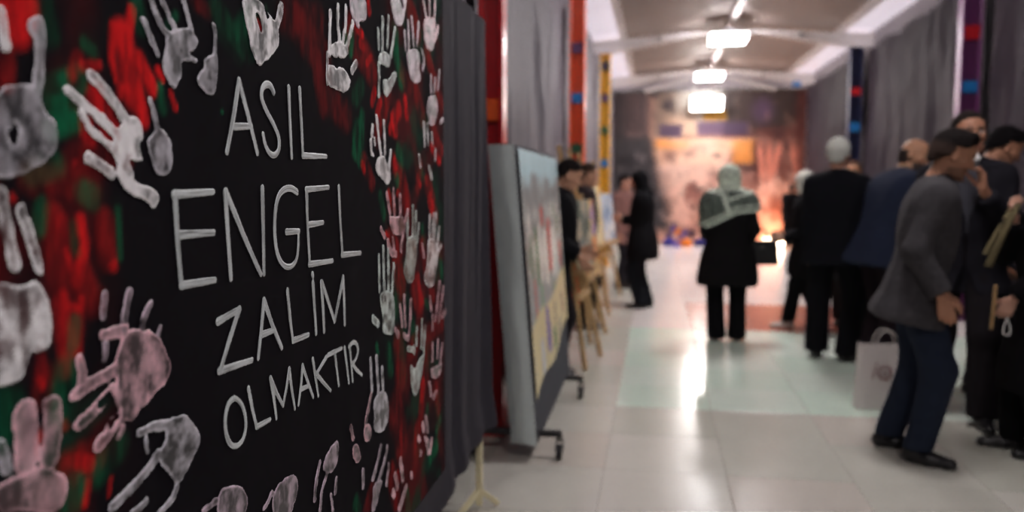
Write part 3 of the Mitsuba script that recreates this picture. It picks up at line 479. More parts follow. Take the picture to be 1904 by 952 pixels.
for i, (col, amt, pts, r) in enumerate(SMEARS):
    if col == 'm':
        r = r * 1.15
    P = np.array(pts)
    if P[:, 0].mean() < 1300:
        amt = amt * 0.85
    lo, hi = P.min(0) - r * 1.6 - 14, P.max(0) + r * 1.6 + 14
    i0, i1 = np.searchsorted(gy, [lo[0], hi[0]]); j0, j1 = np.searchsorted(gz, [lo[1], hi[1]])
    if i1 <= i0 or j1 <= j0:
        continue
    a, st = smear_cover(Yg[i0:i1, j0:j1], Zg[i0:i1, j0:j1], col, amt, pts, r, i % 7)
    cc = lin(PAL[col]) * (0.55 + 0.9 * st)[..., None]
    C[i0:i1, j0:j1] = C[i0:i1, j0:j1] * (1 - a[..., None]) + cc * a[..., None]
    relief[i0:i1, j0:j1] = np.maximum(relief[i0:i1, j0:j1], a * (0.5 + st))
xs = cloth_x(Yg / 1000, Zg / 1000) + 0.002 + 0.0012 * relief
ii, jj = np.meshgrid(np.arange(479), np.arange(427), indexing='ij')
q = np.stack([ii * 428 + jj, (ii + 1) * 428 + jj, (ii + 1) * 428 + jj + 1, ii * 428 + jj + 1], -1).reshape(-1, 4)
add(banner + '__cloth', (np.stack([xs, Yg / 1000, Zg / 1000], -1).reshape(-1, 3), q), 'mat_cloth', True, color=C.reshape(-1, 3))

def paint_mesh(fn, lo, hi, h):
    """a thin raised patch of paint over {fn < 0}, cut along its outline; returns mesh, y, z, depth inside"""
    ny, nz = int((hi[0] - lo[0]) / h) + 2, int((hi[1] - lo[1]) / h) + 2
    Y, Z = np.meshgrid(lo[0] + h * np.arange(ny), lo[1] + h * np.arange(nz), indexing='ij')
    d = fn(Y, Z)
    ins = d < 0
    cell = (ins[:-1, :-1].astype(int) + ins[1:, :-1] + ins[:-1, 1:] + ins[1:, 1:]) > 0
    if not cell.any():
        return None
    ei, ej = np.gradient(d, h)
    g = np.maximum(ei ** 2 + ej ** 2, 0.25)
    mv = np.where(d > 0, d, 0)
    Y2, Z2 = Y - np.clip(mv * ei / g, -h, h), Z - np.clip(mv * ej / g, -h, h)
    used = np.zeros(d.shape, bool)
    for a in (0, 1):
        for b in (0, 1):
            used[a:ny - 1 + a, b:nz - 1 + b] |= cell
    idx = np.full(d.shape, -1)
    idx[used] = np.arange(used.sum())
    ci, cj = np.nonzero(cell)
    q = np.stack([idx[ci, cj], idx[ci + 1, cj], idx[ci + 1, cj + 1], idx[ci, cj + 1]], -1)
    return Y2[used], Z2[used], np.maximum(-d[used], 0), q
def under(y, z):
    """the colour of the cloth below a mark"""
    i = np.clip(np.searchsorted(gy, y), 0, 479); j = np.clip(np.searchsorted(gz, z), 0, 427)
    return C[i, j]
for hi_, (col, dens, marks) in enumerate(HANDS):
    seed = 400 + 13 * hi_
    allp = np.vstack([np.array(m[2], float).reshape(-1, 2) for m in marks])
    R = max([m[1] for m in marks] + [8])
    def fn(Y, Z):
        Yw = Y + 9 * (N2(Y / 16, Z / 16, seed, 3) - .5); Zw = Z + 9 * (N2(Y / 16, Z / 16, seed + 1, 3) - .5)
        d = None
        for kind, r, pts in marks:
            if kind == 's':
                e = seg_d(Yw, Zw, pts)[0] - r
            elif kind == 'p':
                e = poly_d(Yw, Zw, pts)
            else:
                continue
            d = e if d is None else smin(d, e, 5.0)
        for kind, r, pts in marks:
            if kind == 'h':
                d = np.maximum(d, r - seg_d(Yw, Zw, pts)[0])
        return d + 3.4 * (N2(Y / 7, Z / 7, seed + 2, 2) - .5)
    h = 2.0 if allp[:, 0].mean() < 1500 else 3.0
    res = paint_mesh(fn, allp.min(0) - R - 8, allp.max(0) + R + 8, h)
    if res is None:
        continue
    y, z, dep, q = res
    n1, n2 = N2(y / 26, z / 26, seed + 3, 3), N2(y / 9, z / 16, seed + 4, 2)
    edge = 1 - sst(1.0, 5.5, dep)
    n3 = N2(y / 11, z / 40, seed + 5, 2)
    al = dens * (0.02 + 0.95 * sst(.34, .66, n1) + 0.5 * (n2 - .5) + .35 * sst(.5, .7, n3)) + 0.75 * edge * sst(.2, .6, N2(y / 20, z / 20, seed + 6, 2)) + (0.30 if dens > .9 else 0)
    al = np.clip(al, 0.05, 1.0)
    shade = lin(PAL[col]) * (0.85 + 0.3 * n2)[:, None]
    cc = under(y, z) * (1 - al)[:, None] + shade * al[:, None]
    x = cloth_x(y / 1000, z / 1000) + 0.0036 + 0.0012 * sst(0, 3, dep) + 0.0012 * edge * sst(0, 2, dep) + 0.0006 * n2
    part(banner, 'handprint', (np.stack([x, y / 1000, z / 1000], -1), q), 'mat_paint', True, color=np.clip(cc, 0, 1))
WRITE = 'ASILENGELZALİMOLMAKTIR'
for li, strokes in enumerate(LETTERS):
    seed = 900 + 7 * li
    allp = np.vstack([np.array(s, float) for s in strokes])
    RW = 7.4 if li < 14 else 6.2
    def fn(Y, Z):
        d = None
        for s in strokes:
            e, al, sd = seg_d(Y, Z, s)
            L = sum(np.hypot(*(np.array(b) - np.array(a))) for a, b in zip(s[:-1], s[1:]))
            r = RW * (0.92 + 0.2 * (N2(al / 30, np.zeros_like(al), seed, 2) - .5)) * (1.06 - 0.2 * np.clip(al / max(L, 1), 0, 1))
            e = e - r
            d = e if d is None else np.minimum(d, e)
        return d + 0.9 * (N2(Y / 4, Z / 4, seed + 2, 2) - .5)
    y, z, dep, q = paint_mesh(fn, allp.min(0) - 12, allp.max(0) + 12, 1.25)
    best = np.full(len(y), 1e9); al = np.zeros(len(y)); sd = np.zeros(len(y))
    for i, s in enumerate(strokes):
        e, a_, s_ = seg_d(y, z, s)
        m = e < best
        best = np.where(m, e, best); al = np.where(m, a_ + 300 * i, al); sd = np.where(m, s_, sd)
    st = N2(sd / 1.6, al / 45, seed + 3, 2)
    a = np.clip(0.34 + 0.75 * sst(.2, .7, st) + 0.25 * (N2(al / 24, sd / 9, seed + 4, 2) - .5), 0.2, 1)
    cc = BG * (1 - a)[:, None] + lin((214, 220, 222)) * a[:, None]
    x = cloth_x(y / 1000, z / 1000) + 0.0036 + 0.001 * sst(0, 2, dep) + 0.0006 * st
    part(banner, 'letter', (np.stack([x, y / 1000, z / 1000], -1), q), 'mat_paint', True, color=cc, label=f'white brush-painted letter {WRITE[li]}')

# ------------------------------------------------------------------ wheeled board with the mural painting
def M4(cols, o):
    M = np.eye(4); M[:3, 0], M[:3, 1], M[:3, 2], M[:3, 3] = *cols, o
    return M
k = thing('wheeled_board', 'low mobile board wrapped in grey paper that stands on black castors past the banner', 'display board')
# a leaning slab: front face from (-0.72, z 1.65) at the top to (-0.60, z 0.1) at the foot
def lean_x(z, y):
    return -0.60 - 0.078 * (z - 0.1) + 0.03 * (y - 4.22) / 1.43
def board_pt(u, v, th):
    y = 4.22 + 1.43 * u
    zt, zb = 1.655 - 0.02 * u, 0.095 + 0.08 * u
    z = zt + (zb - zt) * v
    return lean_x(z, y) - th, y, z
slab_front = sheet(24, 40, lambda u, v: (lambda p: (p[0] + 0.006 * (N2(p[1] * 4, p[2] * 4, 70, 2) - .5), p[1], p[2]))(board_pt(u, v, 0.0)))
slab_back = sheet(4, 4, lambda u, v: board_pt(u, v, 0.135))
part(k, 'panel', cat([slab_front, slab_back]), 'mat_cloth', True, color=np.tile(lin((74, 76, 82)), (len(slab_front.vertices) + len(slab_back.vertices), 1)))
def end_wrap(u, v):
    x, y, z = board_pt(np.zeros_like(u), v, 0.135 * (1 - u))
    bulge = 0.035 * np.sin(np.pi * u) * (0.4 + 0.6 * sst(0.1, .8, v)) + 0.02 * (N2(u * 2.2, v * 7, 71, 2) - .5)
    return x, y - bulge - 0.004, z + 0.012 * np.sin(4 * u) * v
ew = sheet(16, 60, end_wrap)
ev = np.array(ew.vertices)
ec = lin((182, 190, 190)) * (0.86 + 0.28 * N2(ev[:, 0] * 8, ev[:, 2] * 5, 72, 3))[:, None]
part(k, 'paper_wrap', ew, 'mat_cloth', True, color=ec, label='grey-green paper wrapped round the near end')
tw = sheet(24, 6, lambda u, v: (lambda p: (p[0], p[1], p[2] + 0.006 * np.sin(np.pi * v)))(board_pt(u, np.zeros_like(u), 0.137 * v - 0.001)))
part(k, 'paper_wrap', tw, 'mat_cloth', True, color=np.tile(lin((150, 152, 152)), (len(tw.vertices), 1)))
fe = sheet(4, 6, lambda u, v: board_pt(np.ones_like(u), v, 0.135 * u))
part(k, 'paper_wrap', fe, 'mat_cloth', True, color=np.tile(lin((120, 126, 128)), (len(fe.vertices), 1)))
for yy in (4.30, 5.58):
    z0 = 0.17 if yy < 5 else 0.21
    part(k, 'foot', cat([bar((-0.98, yy, 0.135), (-0.48, yy, 0.135), 0.045, 0.03, bevel=0.005), bar((-0.66, yy, 0.12), (-0.66, yy, z0 + 0.1), 0.04, 0.03)]), 'mat_black')
    for xx in (-0.49, -0.95):
        fork = cat([tube([(xx, yy, 0.14), (xx, yy, 0.10)], 0.016, 12), bar((xx - 0.02, yy + 0.012, 0.10), (xx - 0.02, yy - 0.01, 0.045), 0.006, 0.03), bar((xx + 0.02, yy + 0.012, 0.10), (xx + 0.02, yy - 0.01, 0.045), 0.006, 0.03), box(xx - 0.023, xx + 0.023, yy - 0.012, yy + 0.02, 0.094, 0.102)])
        c = part(k, 'castor', fork, 'mat_metal')
        wh = trimesh.creation.cylinder(0.041, 0.028, sections=24)
        wh.apply_transform(M4(([0, 0, 1], [0, 1, 0], [-1, 0, 0]), [xx, yy - 0.012, 0.041]))
        add(c + '__wheel', wh, 'mat_black', 30)

def paint_board(s, t):
    """sky and grey houses on top, flags in the middle, a cream ground with a violet figure below"""
    n1, n2 = N2(s * 8, t * 8, 81, 3), N2(s * 20, t * 14, 82, 3)
    C_ = np.zeros(s.shape + (3,)) + lin((150, 158, 158))
    def lay(c, a):
        nonlocal C_
        C_ = C_ * (1 - a[..., None]) + lin(c) * a[..., None]
    st = lambda s0, t0, t1, w, e=.25: (1 - sst(w * (1 - e), w * (1 + e), np.abs(s - s0 - .02 * (n2 - .5)))) * sst(t0 - .02, t0 + .02, t) * (1 - sst(t1 - .02, t1 + .02, t))
    lay((176, 206, 214), 1 - sst(.08, .2, t + .1 * (n1 - .5)))
    for s0, h_, w in ((.12, .16, .07), (.3, .1, .08), (.47, .2, .06), (.62, .12, .07), (.8, .17, .08), (.95, .14, .05)):
        lay((128, 132, 134), st(s0, h_, .42, w, .5) * .8)
    lay((214, 214, 208), sst(.5, .6, n2) * sst(.2, .3, t) * (1 - sst(.5, .6, t)) * .8)
    for s0, t0, t1, w, c in ((.12, .36, .55, .022, (58, 110, 84)), (.24, .34, .6, .03, (50, 120, 84)), (.34, .33, .6, .03, (222, 222, 216)), (.05, .4, .5, .02, (90, 120, 104)), (.47, .36, .62, .035, (236, 236, 228)), (.58, .32, .58, .035, (198, 26, 40)), (.68, .38, .64, .04, (240, 240, 234)), (.8, .46, .7, .03, (230, 232, 226)),
                             (.9, .5, .66, .03, (190, 40, 44)), (.15, .56, .78, .02, (170, 60, 60)), (.3, .6, .74, .02, (90, 150, 110)), (.85, .34, .44, .03, (60, 120, 90)), (.62, .64, .76, .02, (70, 130, 96)), (.42, .25, .34, .03, (196, 60, 60)), (.75, .26, .34, .02, (70, 120, 90))):
        lay(c, st(s0, t0, t1, w))
    cream = sst(.68, .72, t + .05 * (n1 - .5) + .05 * (s - .5))
    lay((218, 204, 158), cream); lay((196, 184, 146), cream * sst(.55, .7, n2) * .7)
    lay((104, 82, 160), st(.38, .72, .93, .035) + st(.44, .8, .95, .02) * .7)
    lay((124, 98, 92), st(.6, .74, .86, .02) * .8); lay((96, 132, 90), st(.56, .86, .97, .04)); lay((196, 198, 204), st(.22, .84, 1, .04) * .9); lay((150, 100, 90), st(.85, .8, .92, .03) * .8); lay((120, 124, 130), st(.72, .9, 1, .05) * .6)
    return np.clip(C_ * (.85 + .3 * n2)[..., None], 0, 1)
kp = thing('painted_sheet', 'tall painted sheet of flags, grey houses and a cream foreground hung on the wheeled board', 'painting')
def sheet_pt(u, v):
    vv_ = v * (0.845 - 0.10 * u - 0.02 * np.sin(u * 9))
    x, y, z = board_pt(0.015 + 0.97 * u, 0.01 + vv_, -0.012)
    return x + 0.008 * (N2(y * 3, z * 3, 83, 2)), y, z
ps = sheet(70, 110, sheet_pt)
uu, vv = np.meshgrid(np.linspace(0, 1, 71), np.linspace(0, 1, 111), indexing='ij')
add(kp, ps, 'mat_print', True, color=paint_board(uu, vv).reshape(-1, 3))

# ------------------------------------------------------------------ easels
def picture_colors(seed, base, ink):
    def f(s, t):
        n1, n2 = N2(s * 4, t * 5, seed, 3), N2(s * 9, t * 9, seed + 1, 3)
        c = np.zeros(s.shape + (3,)) + lin(base)
        for i, cc in enumerate(ink):
            w = sst(.5, .62, N2(s * 3.3 + i, t * 3.3 - i, seed + 5 + i, 3))
            c = c * (1 - w[..., None]) + lin(cc) * w[..., None]
        return np.clip(c * (.8 + .4 * n2)[..., None], 0, 1)
    return f
def easel(x, y, yaw, lab, piclab, top, base, ink, seed, pz=(0.78, 1.32), pw=0.5):
    """faces +x before the turn; feet 0.56 m apart"""
    k = thing('easel', lab, 'easel')
    M = T().translate([x, y, 0]).rotate([0, 0, 1], yaw)
    A = np.array(M.matrix, float)
    def put(m):
        m = m.copy(); m.apply_transform(A); return m
    for s in (-1, 1):
        part(k, 'leg', put(bar((0.14, s * 0.29, 0.0), (-0.13, s * 0.05, 1.46), 0.028, 0.036, bevel=0.003)), 'mat_wood')
    part(k, 'rear_leg', put(bar((-0.12, 0, 1.40), (-0.31, 0, 0.0), 0.026, 0.034, bevel=0.003)), 'mat_wood')
    part(k, 'mast', put(bar((0.05, 0, 0.5), (-0.16, 0, top), 0.026, 0.036, bevel=0.003)), 'mat_wood')
    part(k, 'crossbar', put(bar((0.06, -0.20, 0.56), (0.06, 0.20, 0.56), 0.022, 0.05, bevel=0.003)), 'mat_wood')
    part(k, 'tray', put(cat([bar((0.075, -0.28, pz[0] - 0.025), (0.075, 0.28, pz[0] - 0.025), 0.08, 0.022, up=(0, 0, 1), bevel=0.003), bar((0.112, -0.28, pz[0]), (0.112, 0.28, pz[0]), 0.012, 0.03)])), 'mat_wood')
    part(k, 'clamp', put(box(-0.10, -0.03, -0.03, 0.03, pz[1] - 0.005, pz[1] + 0.05, 0.004)), 'mat_wood')
    c = thing('canvas', piclab, 'painting')
    h = pz[1] - pz[0]
    tl = 0.11
    def pt(u, v):
        return 0.085 - tl * v * h, -pw / 2 + pw * u, pz[0] + 0.002 + h * v
    fr = sheet(22, 26, pt)
    uu, vv = np.meshgrid(np.linspace(0, 1, 23), np.linspace(0, 1, 27), indexing='ij')
    add(c + '__picture', put(fr), 'mat_print', True, color=picture_colors(seed, base, ink)(uu, vv).reshape(-1, 3))
    bk = box(0.0, 0.022, -pw / 2, pw / 2, 0, h)
    bk.apply_transform(np.array([[1, 0, -tl, 0.061], [0, 1, 0, 0], [0, 0, 1, pz[0] + 0.002], [0, 0, 0, 1.0]]))
    add(c + '__stretcher', put(bk), 'mat_cream')
easel(-0.63, 6.72, -8, 'wooden easel nearest the wheeled board on the left', 'small painting on the easel nearest the wheeled board', 1.76, (190, 180, 160), [(120, 130, 128), (90, 110, 100)], 510)
easel(-0.66, 7.78, -10, 'second wooden easel from the wheeled board, left side', 'yellow and violet painting on the second left easel', 1.78, (226, 200, 140), [(180, 140, 190), (224, 150, 100)], 520, (0.62, 1.3))
easel(-0.68, 8.95, -8, 'third wooden easel from the wheeled board, left side', 'golden painting on the third left easel', 1.78, (232, 206, 150), [(226, 170, 90), (240, 226, 190)], 530, (0.8, 1.42))
easel(-0.66, 10.7, -14, 'farthest wooden easel on the left, before the figure in black', 'pale blue painting on the farthest left easel', 1.74, (206, 214, 224), [(150, 170, 196), (240, 240, 240)], 540, (0.72, 1.32))
easel(2.95, 9.3, 176, 'wooden easel on the right behind the bald man', 'tan painting on the right easel behind the bald man', 1.66, (206, 178, 120), [(140, 96, 60)], 550)
easel(3.0, 10.5, 176, 'farther wooden easel on the right, towards the navy post', 'brown painting on the farther right easel', 1.66, (170, 130, 100), [(90, 70, 60)], 560)

# ------------------------------------------------------------------ figures: signed distances and surface nets
def rc(P, a, b, ra, rb):
    a, b = np.asarray(a, float), np.asarray(b, float)
    ba = b - a
    t = np.clip(((P - a) @ ba) / max(ba @ ba, 1e-9), 0, 1)
    return np.linalg.norm(P - a - t[..., None] * ba, axis=-1) - (ra + (rb - ra) * t)
def el(P, c, r, A=None):
    q = P - np.asarray(c, float)
    if A is not None:
        q = q @ A
    r = np.asarray(r, float)
    k0 = np.linalg.norm(q / r, axis=-1); k1 = np.linalg.norm(q / r ** 2, axis=-1)
    return k0 * (k0 - 1) / np.maximum(k1, 1e-6)
def sm(ds, k):
    d = ds[0]
    for e in ds[1:]:
        d = smin(d, e, k)
    return d
def nets(fn, lo, hi, h):
    lo, hi = np.asarray(lo, float), np.asarray(hi, float)
    n = np.ceil((hi - lo) / h).astype(int) + 1
    ax = [lo[i] + h * np.arange(n[i]) for i in range(3)]
    P = np.stack(np.meshgrid(*ax, indexing='ij'), -1)
    D = fn(P)
    s = D < 0
    cs = n - 1
    cnt, acc = np.zeros(cs), np.zeros(tuple(cs) + (3,))
    for a in range(3):
        b, c = (a + 1) % 3, (a + 2) % 3
        lo_, hi_ = [slice(None)] * 3, [slice(None)] * 3
        lo_[a], hi_[a] = slice(0, -1), slice(1, None)
        d0, d1 = D[tuple(lo_)], D[tuple(hi_)]
        cr = (d0 < 0) != (d1 < 0)
        t = np.where(cr, d0 / np.where(np.abs(d0 - d1) < 1e-12, 1, d0 - d1), 0)
        pos = P[tuple(lo_)].copy()
        pos[..., a] += t * h
        for ob in (0, 1):
            for oc in (0, 1):
                sl = [slice(None)] * 3
                sl[b] = slice(ob, ob + cs[b]); sl[c] = slice(oc, oc + cs[c])
                m = cr[tuple(sl)]
                cnt += m
                acc += pos[tuple(sl)] * m[..., None]
    on = cnt > 0
    idx = np.full(cs, -1); idx[on] = np.arange(on.sum())
    V = acc[on] / cnt[on][:, None]
    F = []
    for a in range(3):
        b, c = (a + 1) % 3, (a + 2) % 3
        lo_, hi_ = [slice(None)] * 3, [slice(None)] * 3
        lo_[a], hi_[a] = slice(0, -1), slice(1, None)
        s0, s1 = s[tuple(lo_)], s[tuple(hi_)]
        cr = s0 != s1
        inner = [slice(None)] * 3
        inner[b] = slice(1, -1); inner[c] = slice(1, -1)
        m = np.zeros_like(cr); m[tuple(inner)] = cr[tuple(inner)]
        I = np.argwhere(m)
        if not len(I):
            continue
        fl = s0[m]
        def at(ob, oc):
            J = I.copy(); J[:, b] -= ob; J[:, c] -= oc
            return idx[J[:, 0], J[:, 1], J[:, 2]]
        Q = np.stack([at(1, 1), at(0, 1), at(0, 0), at(1, 0)], -1)
        F.append(np.where(fl[:, None], Q, Q[:, ::-1]))
    F = np.vstack(F)
    return V, F
def tri(F):
    return np.vstack([F[:, [0, 1, 2]], F[:, [0, 2, 3]]])
def rotz(a):
    a = math.radians(a)
    return np.array([[math.cos(a), -math.sin(a), 0], [math.sin(a), math.cos(a), 0], [0, 0, 1.0]])
def rotx(a):
    a = math.radians(a)
    return np.array([[1, 0, 0], [0, math.cos(a), -math.sin(a)], [0, math.sin(a), math.cos(a)]])
def roty(a):
    a = math.radians(a)
    return np.array([[math.cos(a), 0, math.sin(a)], [0, 1, 0], [-math.sin(a), 0, math.cos(a)]])
def unit(v):
    v = np.asarray(v, float)
    return v / max(np.linalg.norm(v), 1e-9)
def ik(a, b, l1, l2, pole):
    d = b - a
    L = min(np.linalg.norm(d), (l1 + l2) * 0.998)
    u = unit(d)
    x = (l1 ** 2 - l2 ** 2 + L ** 2) / (2 * L)
    p = np.asarray(pole, float) - np.dot(pole, u) * u
    j = a + u * x + unit(p) * math.sqrt(max(l1 ** 2 - x ** 2, 0))
    return j, a + u * L

SKIN = (196, 148, 120)
class Figure:
    """joints of a standing figure; local axes x right, y forward, z up"""
    def __init__(s, x, y, yaw, H, lean=0, side=0, bow=0, head=(0, 0, 0), feet=None, hands=None, wide=1.0, hunch=0.0, hip=(0, 0)):
        S = s.S = H / 1.75
        s.x, s.y, s.R = x, y, rotz(yaw)
        B = rotx(-lean) @ roty(side)
        s.B = B
        U, Rt, Fw = B @ [0, 0, 1.0], B @ [1.0, 0, 0], B @ [0, 1.0, 0]
        s.U, s.Rt, s.Fw = U, Rt, Fw
        feet = feet or ((-0.10, 0.0, -8), (0.10, 0.0, 8))
        s.pelvis = np.array([hip[0], hip[1], 0.93 * S])
        s.chest = s.pelvis + U * 0.33 * S
        s.w = wide
        s.neck = s.pelvis + U * 0.52 * S + Fw * hunch * S
        Hd = B @ rotx(-bow) @ rotz(head[0]) @ rotx(-head[1]) @ roty(head[2])
        s.Hd = Hd
        s.head = s.neck + (B @ rotx(-bow) @ [0, 0.025, 0.15]) * S
        s.sh, s.elb, s.wr, s.hd, s.hip, s.kn, s.an, s.toe = [], [], [], [], [], [], [], []
        for i, sg_ in enumerate((-1, 1)):
            hp = s.pelvis + np.array([sg_ * 0.088, 0, -0.02]) * S
            fx, fy, ty = feet[i][:3]
            lift = feet[i][3] if len(feet[i]) > 3 else 0.0
            an = np.array([fx * S, fy * S, 0.085 * S + lift])
            kn, an = ik(hp, an, 0.425 * S, 0.425 * S, rotz(ty) @ [0, 1.0, 0])
            s.hip.append(hp); s.kn.append(kn); s.an.append(an); s.toe.append(ty)
            sh = s.pelvis + (U * 0.448 + Rt * sg_ * 0.170 * wide + Fw * hunch * 0.7) * S
            h = (hands or (None, None))[i]
            if h is None:
                h = dict(p=sh / S + np.array([sg_ * 0.035, 0.04 + 0.0, -0.53]))
            pole = np.array(h.get('pole', (sg_ * 0.12, -1.0, -0.2)), float)
            e, w = ik(sh, np.asarray(h['p'], float) * S, 0.285 * S, 0.255 * S, pole)
            s.sh.append(sh); s.elb.append(e); s.wr.append(w)
            s.hd.append((unit(h.get('dir', unit(w - e))), unit(h.get('palm', (-sg_, 0.2, 0))), h.get('curl', 0.45), h.get('show', True)))
    def world(s, V):
        return V @ s.R.T + [s.x, s.y, 0]
    def w1(s, p):
        return s.R @ np.asarray(p, float) + [s.x, s.y, 0]

def torso_prims(f, o=0.0):
    S, w = f.S, f.w
    b = lambda h, x, r, fw=0.0: (f.pelvis + (f.U * h - f.Rt * x * w + f.Fw * fw) * S, f.pelvis + (f.U * h + f.Rt * x * w + f.Fw * fw) * S, (r + o) * S)
    return [b(0.405, 0.115, 0.075, -.005), b(0.31, 0.085, 0.108, 0.0), b(0.17, 0.06, 0.108, .01), b(0.0, 0.075, 0.108, -.005)]
def slopes(f, o=0.0):
    """the slope from the neck down to each shoulder"""
    return [(f.neck - f.U * .055 * f.S, f.sh[i] + (f.pelvis - f.sh[i]) * .03, (.062 + o) * f.S, (.050 + o) * f.S) for i in (0, 1)]
def torso_d(f, P, o=0.0, k=0.10):
    return sm([rc(P, a, b, r, r) for a, b, r in torso_prims(f, o)] + [rc(P, *q) for q in slopes(f, o)], k)
def leg_d(f, i, P, o, r=(0.085, 0.062, 0.045)):
    S = f.S
    return smin(rc(P, f.hip[i], f.kn[i], (r[0] + o) * S, (r[1] + o) * S), rc(P, f.kn[i], f.an[i], (r[1] + o) * S, (r[2] + o) * S), 0.03)
def arm_d(f, i, P, o, r=(0.052, 0.042, 0.032)):
    S = f.S
    return smin(rc(P, f.sh[i], f.elb[i], (r[0] + o) * S, (r[1] + o) * S), rc(P, f.elb[i], f.wr[i], (r[1] + o) * S, (r[2] + o) * S), 0.03)
def fold(V, F, amp, sc, seed, stretch=0.45):
    m = trimesh.Trimesh(V, tri(F), process=False)
    n = meshkit.arrays(m, True)[2]
    q = V * np.array([1, 1, stretch])
    return V + n * (amp * 2 * (meshkit.fbm(q * sc + 7.7, 3, seed) - 0.5))[:, None]
def bounds(pts, pad):
    p = np.array(pts)
    return p.min(0) - pad, p.max(0) + pad

def head_sdf(f, P):
    """P local to the head: x right, y forward, z up, origin at the head's centre, for H = 1.75"""
    d = sm([el(P, (0, -.012, .03), (.075, .092, .088)), el(P, (0, .02, -.035), (.060, .068, .078)), rc(P, (-.028, .052, -.085), (.028, .052, -.085), .024, .024), el(P, (0, .03, .045), (.062, .058, .05))], .03)
    for s in (-1, 1):
        d = smin(d, rc(P, (s * .038, .066, -.012), (s * .052, .045, -.018), .020, .018), .02)      # cheekbones
        d = smin(d, rc(P, (s * .014, .083, .027), (s * .042, .072, .026), .010, .009), .012)         # brow
        d = -smin(-d, el(P, (s * .031, .098, .006), (.020, .020, .012)), .010)                        # eye sockets
        d = np.minimum(d, el(P, (s * .030, .0705, .006), (.0135, .0135, .0115)))                      # eyes
        d = smin(d, el(P, (s * .077, -.008, -.005), (.010, .019, .032), roty(s * 12).T @ rotx(-10).T), .006)  # ears
    d = smin(d, rc(P, (0, .084, .018), (0, .104, -.026), .008, .013), .010)
    for s in (-1, 1):
        d = smin(d, el(P, (s * .011, .092, -.032), (.009, .012, .008)), .006)
    d = smin(d, rc(P, (-.016, .083, -.057), (.016, .083, -.057), .0065, .0065), .006)
    d = smin(d, rc(P, (-.013, .081, -.068), (.013, .081, -.068), .0075, .0075), .006)
    d = smin(d, el(P, (0, .074, -.098), (.022, .018, .016)), .015)
    return d
def head_color(Q, skin, beard, brow=(40, 30, 26)):
    c = np.tile(lin(skin), (len(Q), 1))
    def lay(col, a):
        nonlocal c
        c = c * (1 - a[:, None]) + lin(col) * a[:, None]
    sp = lambda p, r, e=.004: 1 - sst(r - e, r + e, np.linalg.norm((Q - p), axis=1))
    front = sst(.04, .06, Q[:, 1])
    lay((206, 130, 116), front * (1 - sst(.010, .016, np.hypot(Q[:, 0] / 2.0, Q[:, 2] + .062))) * .7)
    lay((214, 140, 120), (sp(np.array([.045, .06, -.03]), .022, .015) + sp(np.array([-.045, .06, -.03]), .022, .015)) * .3)
    for s in (-1, 1):
        lay((236, 230, 226), sp(np.array([s * .030, .0705, .006]), .0145, .001) * (Q[:, 1] > .076))
        lay((40, 26, 20), sp(np.array([s * .030, .084, .006]), .0068, .0015))
        a = (np.abs(Q[:, 2] - .030 + .25 * np.abs(np.abs(Q[:, 0]) - .03)) < .006) & (np.abs(np.abs(Q[:, 0]) - .030) < .021) & (Q[:, 1] > .05)
        lay(brow, a * .9)
    if beard:
        a = sst(-.03, -.05, Q[:, 2] + .35 * np.clip(.06 - Q[:, 1], 0, .1)) * sst(-.03, .0, Q[:, 1])
        a = a * (1 - (1 - sst(.010, .015, np.hypot(Q[:, 0] / 2.0, Q[:, 2] + .063))) * front)
        lay(beard[0], a * beard[1])
    return c
def hand_prims(f, i):
    """palm and five separate fingers"""
    S = f.S
    d, n, curl, _ = f.hd[i]
    n = unit(n - np.dot(n, d) * d)
    sd = np.cross(d, n) * (1 if i else -1)          # towards the thumb
    w = f.wr[i] + d * 0.01
    K = []
    out = []
    for j, (off, ln, r) in enumerate(((.030, .074, .0092), (.010, .082, .0095), (-.010, .076, .0092), (-.029, .060, .0082))):
        base = w + (d * (.088 - .006 * abs(j - 1)) + sd * off) * S
        out.append((w + sd * off * .62 * S + d * .008 * S, base, .0135 * S, .0115 * S))
        p, a = base, curl * (.55 + .1 * j)
        fan = sd * (off * .9)
        for q, fr in enumerate((.45, .31, .24)):
            dd = unit(d * math.cos(a) + n * math.sin(a) + fan)
            e = p + dd * ln * fr * S
            out.append((p, e, r * (1 - .1 * q) * S, r * (.93 - .1 * q) * S))
            p = e; a += curl * .9
    tb = w + (d * .022 + sd * .026 + n * .006) * S
    t1 = tb + unit(d * .62 + sd * .72 + n * .35) * .040 * S
    t2 = t1 + unit(d * .85 + sd * .30 + n * (.35 + .3 * curl)) * .030 * S
    t3 = t2 + unit(d * .9 + sd * .05 + n * (.35 + .5 * curl)) * .026 * S
    out += [(w + d * .01 * S, tb, .015 * S, .0135 * S), (tb, t1, .0135 * S, .0115 * S), (t1, t2, .0112 * S, .0102 * S), (t2, t3, .0102 * S, .0085 * S)]
    out.append((f.wr[i] - (f.wr[i] - f.elb[i]) * -.0 - unit(f.wr[i] - f.elb[i]) * .07 * S, f.wr[i] + d * .02 * S, .028 * S, .024 * S))
    return out

